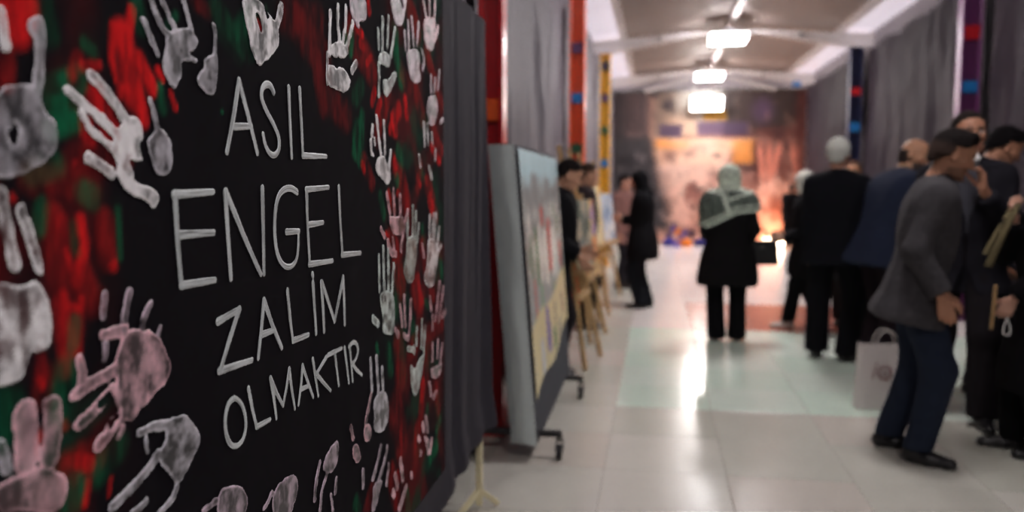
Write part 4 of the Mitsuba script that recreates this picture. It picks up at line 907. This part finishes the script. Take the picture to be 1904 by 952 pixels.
def make_body(key, f, skin, beard=None, fine=0.0055, hand_h=0.0042, brow=(40, 30, 26)):
    S = f.S
    Vs, Fs, Cs, n0 = [], [], [], 0
    def take(V, F, c):
        nonlocal n0
        Vs.append(V); Fs.append(F + n0); Cs.append(c); n0 += len(V)
    def bd(P):
        ds = [torso_d(f, P, -0.014), rc(P, f.neck - f.U * .06 * S, f.neck + (f.head - f.neck) * .6, .058 * S, .05 * S)]
        for i in (0, 1):
            ds += [leg_d(f, i, P, -0.012), arm_d(f, i, P, -0.008)]
            t = rotz(f.toe[i]) @ [0, 1.0, 0]
            ds.append(rc(P, f.an[i] - [0, 0, .03 * S], f.an[i] + t * .13 * S - [0, 0, .055 * S], .034 * S, .026 * S))
        return sm(ds, .03)
    pts = f.sh + f.elb + f.wr + f.kn + f.an + [f.head, f.pelvis] + [a + [0, .2, -.05] for a in f.an]
    lo, hi = bounds(pts, .16); lo[2] = max(lo[2], -.01)
    V, F = nets(bd, lo, hi, .021)
    take(V, F, np.tile(lin(skin), (len(V), 1)))
    hh = fine / S
    V, F = nets(lambda P: smin(head_sdf(f, P), rc(P, (0, -.02, -.06), (0, -.035, -.19), .052, .056), .03), (-.1, -.125, -.2), (.1, .135, .14), hh)
    c = head_color(V, skin, beard, brow)
    take(f.head + (V * S) @ f.Hd.T, F, c)
    for i in (0, 1):
        if not f.hd[i][3]:
            continue
        pr = hand_prims(f, i)
        lo, hi = bounds([p for q in pr for p in q[:2]], .04)
        V, F = nets(lambda P: sm([rc(P, *q) for q in pr], .006), lo, hi, hand_h)
        take(V, F, np.tile(lin(skin), (len(V), 1)))
    V = f.world(np.vstack(Vs)); F = np.vstack(Fs)
    add(key + '__body', trimesh.Trimesh(V, tri(F), process=False), 'mat_skin', True, color=np.vstack(Cs))
def piece(key, name, f, fn, lo, hi, h, col, bsdf='mat_cloth', amp=0.0, sc=9, seed=1, label=None, pattern=None, local=None):
    V, F = nets(fn, lo, hi, h)
    if local is not None:
        A, o, s = local
        L = V
        V = o + (V * s) @ A.T
    else:
        L = V
    if amp:
        V = fold(V, F, amp, sc, seed)
    c = np.tile(lin(col), (len(V), 1)) * (0.86 + 0.28 * meshkit.fbm(V * 25, 2, seed + 3))[:, None]
    if pattern is not None:
        c = pattern(L, c)
    return part(key, name, trimesh.Trimesh(f.world(V), tri(F), process=False), bsdf, True, color=np.clip(c, 0, 1), label=label)

def trousers(key, f, col, h=.013, r=(.100, .082, .070), label=None, seed=3, hem=.07, flare=0.0):
    S = f.S
    def fn(P):
        ds = [sm([rc(P, *q) for q in [(a, b, rr, rr) for a, b, rr in torso_prims(f, .012)[2:]]], .08)]
        for i in (0, 1):
            e = smin(rc(P, f.hip[i], f.kn[i], r[0] * S, r[1] * S), rc(P, f.kn[i], f.an[i] - [0, 0, .03 * S], r[1] * S, (r[2] + flare) * S), .03)
            e = np.maximum(e, hem * S - P[..., 2] + (f.an[i][2] - .085 * S) * -1)
            ds.append(e)
        d = sm(ds, .025)
        return np.maximum(d, ((P - f.pelvis) @ f.U) - .14 * S)
    lo, hi = bounds(f.kn + f.an + f.hip + [f.pelvis + [0, 0, .1]], .17); lo[2] = .01
    return piece(key, 'trousers', f, fn, lo, hi, h, col, amp=.010, sc=8, seed=seed, label=label)
def jacket(key, f, col, h=.013, hem=-.16, label=None, seed=5, o=.022, name='jacket', flare=.02, sleeve=(.070, .060, .048), front=True, inner=None, pattern=None, cuff=0.0):
    S = f.S
    low = hem
    pr = torso_prims(f, o)
    a = f.pelvis + (f.U * low - f.Rt * .09 * f.w) * S; b = f.pelvis + (f.U * low + f.Rt * .09 * f.w) * S
    if low < -.3:      # a long coat hangs straight down
        a = f.pelvis + np.array([-.095 * f.w, 0, low]) * S; b = f.pelvis + np.array([.095 * f.w, 0, low]) * S
    def fn(P):
        ds = [rc(P, *q) for q in [(x, y, r, r) for x, y, r in pr]] + [rc(P, *q) for q in slopes(f, o - .008)]
        n = 1 if low > -.3 else 5
        d = sm(ds, .09)
        mid = (pr[3][0] + pr[3][1]) / 2; rm = (.112 + o) * S
        x0, x1 = pr[3][0], pr[3][1]
        for q in range(n):
            t0 = (q + 1) / n
            A_, B_ = x0 + (a - x0) * t0, x1 + (b - x1) * t0
            d = smin(d, rc(P, A_, B_, rm + flare * t0 * S, rm + flare * t0 * S), .09)
        ax = f.U if low > -.3 else np.array([0, 0, 1.0])
        d = np.maximum(d, low * S - (P - f.pelvis) @ ax)
        for i in (0, 1):
            w = f.wr[i] - unit(f.wr[i] - f.elb[i]) * (.015 + cuff) * S
            e = smin(rc(P, f.sh[i], f.elb[i], sleeve[0] * S, sleeve[1] * S), rc(P, f.elb[i], w + unit(w - f.elb[i]) * .03, sleeve[1] * S, sleeve[2] * S), .03)
            e = np.maximum(e, (P - w) @ unit(w - f.elb[i]))
            d = smin(d, e, .02)
        nk = rc(P, f.neck - f.U * .05 * S + f.Fw * .03 * S, f.neck + f.U * .1 * S + f.Fw * .02 * S, .055 * S, .075 * S)
        d = np.maximum(d, -nk)
        if front:           # the opening in front
            q = P - f.pelvis
            u, x, y = q @ f.U / S, q @ f.Rt / S, q @ f.Fw / S
            vee = np.maximum(np.abs(x) - .008 - .42 * np.clip(u - .22, 0, 1) - .35 * np.clip(-.05 - u, 0, 1), .10 - y)
            d = np.maximum(d, -vee)
        return d
    pts = [f.neck, a, b] + f.sh + f.elb + f.wr + [f.pelvis]
    lo, hi = bounds(pts, .20)
    return piece(key, name, f, fn, lo, hi, h, col, amp=.012, sc=7, seed=seed, label=label, pattern=pattern)
def shirt(key, f, col, h=.014, label=None, collar=True):
    S = f.S
    def fn(P):
        d = torso_d(f, P, .006)
        d = np.maximum(d, -.10 * S - (P - f.pelvis) @ f.U)
        if collar:
            d = smin(d, rc(P, f.neck - f.U * .05 * S, f.neck + (f.head - f.neck) * .12, .066 * S, .062 * S), .02)
        return d
    lo, hi = bounds(f.sh + [f.pelvis, f.neck], .16)
    return piece(key, 'shirt', f, fn, lo, hi, h, col, amp=.004, label=label)
def collar(key, f, col, label=None, r=.020, name='collar'):
    S = f.S
    rg = []
    for a in np.linspace(-150, 150, 15):
        a_ = math.radians(a)
        rg.append(f.neck - f.U * (.028 + .03 * (1 - math.cos(a_ * .0)) + .035 * sst(60, 150, abs(a))) * S + (f.Rt * math.sin(a_) * .073 - f.Fw * (math.cos(a_) * .068 - .012)) * S)
    def fn(P):
        return sm([rc(P, p, q, r * S, r * S) for p, q in zip(rg[:-1], rg[1:])], .01)
    lo, hi = bounds(rg, .05)
    return piece(key, name, f, fn, lo, hi, .009, col, label=label)
def shoes(key, f, col, sole=(20, 20, 22), h=.009, label=None, bsdf='mat_leather'):
    S = f.S
    for i in (0, 1):
        t = rotz(f.toe[i]) @ [0, 1.0, 0]; x = rotz(f.toe[i]) @ [1.0, 0, 0]
        an = f.an[i]; z0 = an[2] - .085 * S
        g = np.array([an[0], an[1], z0])
        A = np.stack([x, t, [0, 0, 1.0]], 1)
        def fn(P):
            q = (P - g) @ A / S
            d = sm([rc(q, (0, -.045, .034), (0, .05, .030), .036, .040), rc(q, (0, .05, .028), (-.0, .155, .022), .041, .033), rc(q, (0, -.02, .05), (0, -.01, .10), .038, .042)], .03)
            d = np.maximum(d, q[..., 2] - .105)
            return np.maximum(d, .001 - q[..., 2]) * S
        lo, hi = bounds([g - t * .1, g + t * .21, g + [0, 0, .11]], .07); lo[2] = z0 - .012
        sc_ = lin(sole)
        def pat(L, c, z0=z0):
            m = (L[:, 2] - z0) < .022 * S
            c[m] = sc_
            return c
        piece(key, 'shoe', f, fn, lo, hi, h, col, bsdf=bsdf, label=label, pattern=pat)
def hair(key, f, col, style='short', label=None, h=.0065, sides=None):
    HL = (f.Hd, f.head, f.S)
    def fn(P):
        x, y, z = P[..., 0], P[..., 1], P[..., 2]
        if style == 'bald':
            d = sm([el(P, (0, -.014, .028), (.079, .096, .090)), el(P, (0, -.03, -.02), (.073, .078, .085))], .03)
            d = np.maximum(d, np.maximum(z - .015 - .0 * y, y - .012))
            return np.maximum(d, -.075 - z)
        big = .012 if style == 'short' else .016
        d = sm([el(P, (0, -.014, .034), (.075 + big, .094 + big, .090 + big)), el(P, (0, -.035, -.02), (.070 + big * .5, .072 + big * .5, .085))], .03)
        if style == 'quiff':
            d = smin(d, rc(P, (-.038, .045, .112), (.038, .045, .112), .026, .026), .03)
        line = np.maximum(y - .062 - .12 * (z - .075), 0)
        d = np.maximum(d, .084 - z - .95 * np.clip(.066 - y, 0, .2))
        d = np.maximum(d, y - .078 - .3 * (z - .07))
        d = np.maximum(d, np.where(np.abs(x) > .058, np.maximum((y + .018) * 1.0, -.02 - z) * ((z < .045) * 1.0) + (z >= .045) * -1.0, -1.0))
        for e in (-1, 1):
            d = np.maximum(d, -el(P, (e * .085, .0, -.022), (.032, .034, .05)))
        return np.maximum(d, -.085 - z)
    pat = None
    if sides is not None:
        def pat(L, c):
            w = 1 - sst(.02, .06, L[:, 2])
            return c * (1 - w[:, None]) + lin(sides) * w[:, None]
    return piece(key, 'hair', f, fn, (-.12, -.14, -.12), (.12, .13, .17), h, col, amp=.004, sc=60, seed=9, label=label, local=HL, pattern=pat, bsdf='mat_cloth')
def headscarf(key, f, col, label=None, pattern=None, name='headscarf', h=.008, big=0.0):
    HL = (f.Hd, f.head, f.S)
    def fn(P):
        d = sm([el(P, (0, -.016, .034), (.097 + big, .110 + big, .104 + big)), el(P, (0, .0, -.05), (.090 + big, .088 + big, .095)), rc(P, (0, -.03, -.09), (0, -.045, -.19), .082 + big, .105 + big)], .04)
        d = np.maximum(d, -np.maximum(el(P, (0, .11, -.012), (.064, .11, .088)), .01 - P[..., 1]))
        return np.maximum(d, -.20 - P[..., 2])
    return piece(key, name, f, fn, (-.16, -.18, -.24), (.16, .15, .17), h, col, amp=.006, sc=14, seed=17, label=label, local=HL, pattern=pattern)
def person(label, *a, group=None, **kw):
    k = thing('person', label, 'person', group)
    labels[k] = {'label': label, 'category': 'person'}
    return k, Figure(*a, **kw)

# ------------------------------------------------------------------ the people
mat('mat_cupgrey', (120, 122, 124), .5)
NAVY, COAL, JET = (30, 36, 56), (32, 31, 34), (17, 17, 20)
# man in the grey blazer, nearest of the crowd
k, f = person('man in a grey blazer and blue jeans leaning forward, nearest of the crowd', 1.345, 4.66, -100, 1.77, lean=10, bow=5, hunch=.0, head=(4, 6, 0),
              feet=((-.145, -.09, 6), (.10, .035, -20)), hands=(dict(p=(-.22, .16, .86), dir=(0, .2, -1)), dict(p=(.25, .10, .885), dir=(.0, .22, -1), palm=(-1, .1, 0), curl=.75)))
make_body(k, f, (178, 128, 102), ((36, 27, 24), .55))
hair(k, f, (26, 22, 22), 'quiff', label='short dark hair, swept up in front', sides=(58, 46, 42))
def blazer(L, c):
    g = meshkit.noise(L * [90, 90, 45], 3)
    chk = 0.92 + .10 * ((np.abs((L[:, 2] * 22) % 1 - .5) < .07) | (np.abs((L[:, 0] + L[:, 1]) * 18 % 1 - .5) < .07))
    return c * (0.8 + .4 * g)[:, None] * chk[:, None]
jacket(k, f, (66, 64, 67), h=.010, hem=-.20, flare=.045, o=.026, sleeve=(.074, .066, .056), label='grey checked blazer', pattern=blazer, seed=21)
collar(k, f, (56, 54, 57), name='lapel_collar')
shirt(k, f, (40, 40, 46), label='dark shirt')
trousers(k, f, (36, 43, 58), h=.010, r=(.106, .084, .070), label='blue jeans', hem=.075, seed=22)
shoes(k, f, (20, 20, 24), h=.007, label='black lace-up shoe')

# woman in the keffiyeh shawl
k, f = person('woman seen from behind in a pale headscarf, keffiyeh shawl and long black tunic', .655, 7.92, 2, 1.63, head=(0, 2, -4), feet=((-.10, -.02, 8), (.10, -.02, -8)),
              hands=(dict(p=(-.21, .20, 1.02), dir=(.3, 1, .2)), dict(p=(.235, .17, .99), dir=(-.1, 1, .3), pole=(.25, -1, -.3))))
make_body(k, f, (196, 150, 126), fine=.008, hand_h=.006)
def ksf(L, c):
    w = sst(.55, .65, meshkit.noise(L * 26 + 3, 5))
    return c * (1 - .35 * w[:, None])
headscarf(k, f, (222, 234, 216), label='pale green headscarf', pattern=ksf, big=.016)
jacket(k, f, (22, 21, 23), h=.014, hem=-.375, name='tunic', o=.03, flare=.045, front=False, label='long black tunic', seed=23)
trousers(k, f, (15, 15, 18), h=.013, r=(.094, .082, .078), flare=.014, hem=.02, seed=24)
shoes(k, f, (18, 18, 20), sole=(150, 130, 120), h=.01)
S = f.S
def shawl(P):
    d = torso_d(f, P, .05, .11)
    for i in (0, 1):
        d = smin(d, rc(P, f.sh[i] + [0, 0, .01], f.elb[i], .078 * S, .082 * S), .06)
    d = smin(d, rc(P, f.neck - f.U * .03, f.head - f.U * .05, .085, .075), .05)
    d = np.abs(d + .008) - .012
    line = 1.175 + .50 * np.minimum(P[..., 0] - .06, 0) + .10 * np.maximum(P[..., 0] - .06, 0) - .25 * np.maximum(-.20 - P[..., 0], 0) * -3.2
    return np.maximum(d, np.maximum(line - P[..., 2], P[..., 2] - 1.47))
def keff(L, c):
    x, y, z = L.T
    line = 1.175 + .50 * np.minimum(x - .06, 0) + .10 * np.maximum(x - .06, 0)
    a = z - line
    band = lambda v, w: (np.abs(v) < w)
    u, v = (x * .86 + z * .5), (-x * .5 + z * .86)
    net = (np.abs((u * 22) % 1 - .5) < .09) | (np.abs((v * 22) % 1 - .5) < .09)
    base = np.where(net[:, None], lin((150, 164, 152)), lin((40, 46, 46)))
    pale = band(a - .02, .013) | band(a - .065, .008) | band(z - 1.32 - .35 * (x - .02) * np.sign(x + .03), .012) | band(x + .02 - (z - 1.2) * -.35, .016) | band(z - 1.41, .02)
    return np.where(pale[:, None], lin((226, 238, 222)), base)
piece(k, 'shawl', f, shawl, (-.42, -.32, .92), (.42, .34, 1.52), .011, (150, 160, 150), amp=.008, sc=9, seed=25, label='grey and white patterned keffiyeh shawl', pattern=keff)

hb = thing('handbag', 'black handbag hanging from the forearm of the woman in the keffiyeh shawl', 'bag')
bag = trimesh.creation.extrude_polygon(sg.Polygon([(-.12, 0), (.12, 0), (.105, .20), (-.105, .20)]).buffer(.012), .11, engine='earcut')
bag.apply_transform(M4((rotz(12) @ [1, 0, 0], [0, 0, 1], rotz(12) @ [0, -1, 0]), [.965, 8.06, .715]))
part(hb, 'body', bag, 'mat_black', 30)
for dy in (-.02, -.09):
    q = [(.955 + .06 * math.cos(a), 8.06 + dy, .92 + .115 * math.sin(a)) for a in np.linspace(0, math.pi, 15)]
    part(hb, 'handle', tube(q, .007, 8), 'mat_black', True)
part(hb, 'clasp', box(.95, .98, 7.942, 7.952, .86, .885, .003), 'mat_metal')

# figure in black by the left easels
k, f = person('person in a black hooded top and black trousers, standing in profile by the left easels', -.16, 9.82, 84, 1.62, bow=10, head=(0, 4, 0), feet=((-.09, .0, 4), (.09, -.06, -6)),
              hands=(dict(p=(-.10, .25, 1.12), dir=(.4, 1, .2)), dict(p=(.10, .24, 1.10), dir=(-.4, 1, .2))))
make_body(k, f, (190, 144, 120), fine=.008, hand_h=.006)
headscarf(k, f, (16, 16, 19), name='hood', label='black hood')
jacket(k, f, (19, 19, 22), h=.014, hem=-.30, o=.035, flare=.02, front=False, name='top', seed=26, sleeve=(.078, .072, .056))
trousers(k, f, (24, 27, 32), h=.013, r=(.098, .09, .084), hem=.05, seed=27)
shoes(k, f, (14, 14, 16), h=.01)

# grey haired man in the black suit
k, f = person('tall grey-haired man in a black suit seen from behind', 1.455, 7.2, -14, 1.85, head=(-8, 2, 0), feet=((-.12, .03, 10), (.105, -.05, -38)), wide=1.0,
              hands=(dict(p=(-.205, .06, .85)), dict(p=(.205, .02, .85), dir=(.05, .1, -1), curl=.6)))
make_body(k, f, (172, 124, 102), fine=.008, hand_h=.006)
hair(k, f, (222, 224, 216), 'short', label='short grey hair', sides=(190, 190, 184))
jacket(k, f, (19, 20, 25), h=.013, hem=-.185, o=.03, sleeve=(.072, .066, .058), seed=28, label='black suit jacket')
collar(k, f, (14, 14, 18))
shirt(k, f, (200, 200, 205), label='pale shirt')
trousers(k, f, (16, 16, 20), h=.013, r=(.108, .094, .088), hem=.055, seed=29)
shoes(k, f, (14, 13, 15), h=.009)

# woman in a pale headscarf behind him
k, f = person('woman in a cream headscarf and white sneakers walking behind the grey-haired man', 1.50, 8.68, 82, 1.60, lean=4, head=(-10, 4, 0), feet=((-.06, .20, 0), (.07, -.17, -6, .03)),
              hands=(dict(p=(-.16, .27, .98), dir=(.1, 1, .2)), dict(p=(.16, .25, 1.0), dir=(-.1, 1, .2))))
make_body(k, f, (200, 156, 132), fine=.008, hand_h=.006)
headscarf(k, f, (236, 236, 226), label='pale cream headscarf')
jacket(k, f, (19, 19, 22), h=.014, hem=-.34, name='coat', o=.035, flare=.05, front=False, seed=30)
trousers(k, f, (18, 18, 21), h=.014, r=(.094, .08, .074), hem=.08, seed=31)
shoes(k, f, (220, 216, 208), sole=(236, 232, 226), h=.009, label='white sneaker')

# visitors at the right easels
k, f = person('visitor in a brown coat glimpsed just right of the grey-haired man', 1.96, 8.95, 150, 1.70, head=(20, 0, 0))
make_body(k, f, (206, 150, 118), fine=.008, hand_h=.006)
hair(k, f, (74, 50, 36), 'short')
jacket(k, f, (70, 54, 44), h=.015, hem=-.3, name='coat', o=.03, front=False, seed=32)
trousers(k, f, (40, 38, 40), h=.015, seed=33)
shoes(k, f, (40, 34, 30), h=.011)
k, f = person('brown-haired visitor with bowed head beside the right easels', 2.30, 9.9, 110, 1.60, bow=22, head=(10, 12, 12), hands=(dict(p=(-.1, .26, 1.05), dir=(.2, 1, .3)), dict(p=(.12, .25, 1.0), dir=(-.2, 1, .3))))
make_body(k, f, (214, 160, 138), fine=.008, hand_h=.006)
hair(k, f, (64, 42, 34), 'short')
jacket(k, f, (92, 72, 60), h=.015, hem=-.25, o=.03, name='cardigan', front=False, seed=34)
trousers(k, f, (46, 42, 46), h=.015, seed=35)
shoes(k, f, (40, 34, 30), h=.011)

# bald man in the navy jacket
k, f = person('bald bearded man in a navy jacket bending towards the others', 1.68, 6.72, -72, 1.87, lean=15, bow=6, hunch=.03, head=(-48, 6, 6), feet=((-.11, .0, 8), (.11, -.04, -12)), wide=1.1,
              hands=(dict(p=(-.2, .30, .92), dir=(.1, .6, -.6)), dict(p=(.26, .22, .86), dir=(0, .2, -1), curl=.7)))
make_body(k, f, (192, 142, 112), ((24, 20, 20), .95), fine=.007)
hair(k, f, (52, 44, 42), 'bald', label='cropped hair round a bald crown')
jacket(k, f, (36, 42, 60), h=.012, hem=-.17, o=.03, flare=.03, sleeve=(.08, .07, .06), seed=36, label='navy jacket')
collar(k, f, (30, 36, 58))
shirt(k, f, (150, 124, 96), label='tan scarf-like shirt at the nape')
trousers(k, f, (27, 19, 24), h=.013, r=(.106, .09, .08), hem=.055, seed=37)
shoes(k, f, (18, 16, 18), h=.009)

# tall man looking this way, one hand raised
k, f = person('tall dark-haired man in a dark suit facing the camera, one hand raised before him', 1.845, 5.46, 166, 1.91, bow=0, head=(14, -2, 4), feet=((-.12, .12, 8), (.11, -.16, -8)), wide=1.05,
              hands=(dict(p=(-.06, .235, 1.29), dir=(.10, -.05, 1), palm=(1, .25, 0), curl=.55, pole=(-.5, -.2, -1)), dict(p=(.22, .08, .86))))
make_body(k, f, (172, 122, 98), ((60, 46, 42), .35), fine=.006)
hair(k, f, (34, 28, 26), 'short')
jacket(k, f, (30, 29, 35), h=.012, hem=-.20, o=.028, seed=38, cuff=.02)
collar(k, f, (22, 22, 26))
shirt(k, f, (70, 70, 78))
trousers(k, f, (30, 27, 30), h=.012, r=(.104, .09, .082), hem=.055, seed=39)
shoes(k, f, (16, 15, 17), h=.009)
hp = f.w1(f.wr[0] + f.hd[0][0] * .17 + unit(f.hd[0][1]) * .05)
cu = thing('cup', 'white cup with a grey band held up in the raised hand of the tall man', 'cup')
def lathe(prof, n=36):
    return trimesh.creation.revolve(np.array(prof), sections=n)
b_ = lathe([(0, -.045), (.030, -.045), (.041, .012), (.0, .012)]); b_.apply_translation(hp); part(cu, 'body', b_, 'mat_cupgrey', 40)
l_ = lathe([(0, .012), (.044, .012), (.044, .022), (.036, .046), (.018, .058), (0, .060)]); l_.apply_translation(hp); part(cu, 'lid', l_, 'mat_steel_white', 40, label='domed white lid')

# black haired man in profile
k, f = person('black-haired man in a dark jacket looking down, right of the tall man', 2.26, 6.25, -98, 1.88, bow=20, head=(8, 10, 0), feet=((-.10, .05, 6), (.10, -.05, -8)))
make_body(k, f, (178, 126, 100), ((40, 32, 30), .4), fine=.006)
hair(k, f, (17, 15, 17), 'quiff', label='thick black hair')
jacket(k, f, (28, 31, 36), h=.013, hem=-.18, o=.03, seed=42)
collar(k, f, (86, 98, 94), label='grey-green collar')
shirt(k, f, (60, 66, 66))
trousers(k, f, (24, 24, 28), h=.013, r=(.104, .09, .082), seed=43)
shoes(k, f, (16, 15, 17), h=.009)

# woman in black at the right edge
k, f = person('person in a long black coat with an olive scarf at the right edge', 2.06, 4.80, 84, 1.62, bow=6, feet=((-.09, .0, 6), (.10, .13, -4)),
              hands=(dict(p=(-.14, .225, .935), dir=(.1, .45, -1), palm=(.6, -.2, 0), curl=.9, pole=(-.6, -1, 0)), dict(p=(.02, .19, 1.36), dir=(.0, .3, 1), palm=(0, -1, 0), curl=1.0, pole=(.8, .2, -1))))
make_body(k, f, (198, 152, 132), fine=.007)
headscarf(k, f, (22, 21, 24), label='black headscarf')
jacket(k, f, (15, 14, 17), h=.013, hem=-.55, name='coat', o=.04, flare=.06, front=False, sleeve=(.085, .082, .062), seed=44, label='long black coat')
trousers(k, f, (15, 15, 17), h=.014, seed=45)
shoes(k, f, (18, 16, 18), h=.009)
def scarf_end(u, v):
    z = 1.46 - .36 * u
    w = (.035 + .03 * u)
    return (v - .5) * 2 * w - .06 - .02 * u, .20 + .15 * u + .010 * np.sin(v * 14 + 3 * u), z
sc = sheet(30, 20, scarf_end); sc.vertices = f.world(np.array(sc.vertices) * f.S)
sv = np.array(sc.vertices)
sc2 = sheet(30, 20, lambda u, v: ((v - .5) * .09 + .05, .20 + .13 * u + .008 * np.sin(v * 12 + 2 * u), 1.46 - .30 * u)); sc2.vertices = f.world(np.array(sc2.vertices) * f.S)
scm = cat([sc, sc2])
part(k, 'scarf', scm, 'mat_cloth', True, color=lin((112, 102, 76)) * (0.6 + .8 * N2(np.array(scm.vertices)[:, 1] * 60, np.array(scm.vertices)[:, 2] * 14, 91))[:, None], label='olive yellow scarf')
hp = f.w1(f.wr[0] + f.hd[0][0] * .085)
st = thing('stick', 'short pale wooden stick held in the low hand at the right edge', 'stick')
add(st, bar(hp + [-.055, -.01, .14], hp + [-.055, .02, -.10], .016, .016, bevel=.003), 'mat_wood')
lp = thing('cord_loop', 'white cord loop dangling from the low hand at the right edge', 'cord')
add(lp, tube([hp + np.array([.012 * math.sin(a) * (1.2 - math.cos(a)) , -.035, -.075 + .045 * math.cos(a)]) for a in np.linspace(0, 2 * math.pi, 25)], .0035, 8), 'mat_steel_white', True)

# visitors behind the left easels
k, f = person('visitor in a black jacket beside the far end of the wheeled board', -.76, 6.16, -82, 1.67, lean=6, bow=12, head=(0, 8, 0), hands=(dict(p=(-.16, .22, 1.0)), dict(p=(.2, .2, .98), dir=(0, .5, -.8))))
make_body(k, f, (190, 142, 116), fine=.008, hand_h=.006)
hair(k, f, (26, 22, 22), 'short')
jacket(k, f, (20, 20, 23), h=.014, hem=-.22, o=.04, sleeve=(.085, .078, .062), front=False, seed=46)
trousers(k, f, (34, 30, 34), h=.014, seed=47)
shoes(k, f, (30, 28, 30), h=.011)
k, f = person('brown-haired visitor behind the second and third left easels', -.72, 8.36, -84, 1.68, bow=8, head=(0, 5, 0))
make_body(k, f, (206, 156, 130), fine=.008, hand_h=.006)
hair(k, f, (58, 44, 38), 'short')
jacket(k, f, (44, 36, 38), h=.014, hem=-.25, o=.03, front=False, name='cardigan', seed=48)
trousers(k, f, (30, 28, 32), h=.014, seed=49)
shoes(k, f, (40, 34, 34), h=.011)
k, f = person('dark-haired visitor in a dusky pink top beyond the farthest left easel', -.46, 11.7, -120, 1.60, bow=6, head=(0, 5, 0))
make_body(k, f, (212, 160, 138), fine=.009, hand_h=.007)
hair(k, f, (26, 22, 24), 'short')
jacket(k, f, (150, 110, 104), h=.016, hem=-.25, o=.03, front=False, name='top', seed=50)
trousers(k, f, (44, 42, 48), h=.016, seed=51)
shoes(k, f, (60, 50, 48), h=.012)
# figure before the mural
k, f = person('small figure in black standing before the glowing lamps at the foot of the mural', 2.92, 19.2, 10, 1.46, feet=((-.08, .0, 4), (.08, .1, -4)), hands=(dict(p=(-.2, .12, .98)), dict(p=(.2, .1, .96))))
make_body(k, f, (150, 104, 84), fine=.01, hand_h=.008)
hair(k, f, (40, 30, 28), 'short')
jacket(k, f, (20, 18, 20), h=.016, hem=-.2, o=.03, front=False, seed=52)
trousers(k, f, (18, 16, 18), h=.016, seed=53)
shoes(k, f, (18, 16, 18), h=.012)

# ------------------------------------------------------------------ bag on the floor, lamps and bundles at the mural
tb = thing('tote_bag', 'white paper carrier bag with a round emblem standing behind the man in jeans', 'bag')
A = M4((rotz(8) @ [1, 0, 0], rotz(8) @ [0, 1, 0], [0, 0, 1]), [1.47, 5.66, 0.004])
def putA(m):
    m.apply_transform(A); return m
def bagside(u, v):
    a = u * 2 * np.pi
    ex = lambda t: np.sign(t) * np.abs(t) ** .35
    w = .185 - .012 * v; d = .06 - .02 * v
    return w * ex(np.cos(a)), d * ex(np.sin(a)) * (1 - .3 * v * np.abs(np.cos(a))), .42 * v + .008 * v * np.sin(3 * a)
mat('mat_paper', (214, 206, 204), .6)
part(tb, 'body', putA(cat([sheet(64, 16, bagside), box(-.18, .18, -.055, .055, 0, .004)])), 'mat_paper', 40)
for s in (-1, 1):
    part(tb, 'handle', putA(tube([(.07 * math.cos(a), s * .036, .41 + .10 * math.sin(a)) for a in np.linspace(0, math.pi, 15)], .004, 8)), 'mat_paper', True)
mat('mat_emblem', (120, 60, 66), .6)
ring = trimesh.creation.annulus(.036, .046, .002, sections=40)
ring.apply_transform(M4(([1, 0, 0], [0, 0, 1], [0, -1, 0]), [-.02, -.0605, .24]))
leaf = cat([bar((-.10, -.0595, .20), (-.07, -.0595, .31), .006, .003), bar((-.035, -.061, .225), (-.005, -.061, .255), .006, .002), bar((-.035, -.061, .25), (-.005, -.061, .23), .006, .002)])
part(tb, 'emblem', putA(cat([ring, leaf])), 'mat_emblem')

for x, y, r, lab in ((2.50, 19.62, .11, 'glowing orange floor lamp at the foot of the mural, left of the small figure'), (2.70, 19.45, .13, 'brighter glowing floor lamp just left of the small figure at the mural'), (3.10, 19.5, .14, 'glowing floor lamp right of the small figure at the mural')):
    fl = thing('floor_lamp', lab, 'lamp')
    base = trimesh.creation.cylinder(r * .8, .03, sections=32); base.apply_translation([x, y, .016])
    part(fl, 'base', base, 'mat_black', 30)
    gl = trimesh.creation.icosphere(3, r); gl.vertices[:, 2] = np.maximum(gl.vertices[:, 2] * 1.1, -r * .75); gl.apply_translation([x, y, .03 + r * .78])
    scene[fl + '__globe'] = {**mikit.ply(gl, 'mat_lamp', True), 'emitter': {'type': 'area', 'radiance': {'type': 'rgb', 'value': FLAME}}}
for x, y, r, c, lab in ((.30, 19.75, .13, (64, 60, 140), 'crumpled blue-violet bundle at the foot of the mural'), (.66, 19.62, .12, (230, 130, 50), 'crumpled orange bundle at the foot of the mural'), (1.02, 19.8, .13, (50, 50, 110), 'crumpled navy bundle right of the orange one'), (.46, 19.36, .08, (120, 100, 170), 'small lilac bundle in front of the orange one')):
    b = thing('bundle', lab, 'cloth bundle')
    s_ = trimesh.creation.icosphere(4, 1.0); v = np.array(s_.vertices)
    v = v * [r * 1.25, r, r * .8] * (0.7 + .6 * meshkit.fbm(v * 2.2 + x * 9, 3, 6))[:, None]
    v[:, 2] = np.maximum(v[:, 2], -r * .5); v += [x, y, r * .5 + .001]
    add(b, trimesh.Trimesh(v, s_.faces, process=False), 'mat_cloth', True, color=np.tile(lin(c), (len(v), 1)))
GROUPS = dict(easel='wooden easels along the walls', canvas='small paintings on the easels', ceiling_lamp='square lamps in a row under the ridge', floor_lamp='glowing lamps at the foot of the mural', column='coloured steel posts',
              wall_curtain='grey curtains along the walls', roof_purlin='roof purlins', roof_beam='white roof beams', roof_brace='white roof braces', bundle='cloth bundles at the foot of the mural', person='visitors in the hall')
for key_, d_ in labels.items():
    base_ = key_[:-4] if key_[-3:].isdigit() and key_[-4] == '_' else key_
    if '__' not in key_ and base_ in GROUPS:
        d_['group'] = GROUPS[base_]
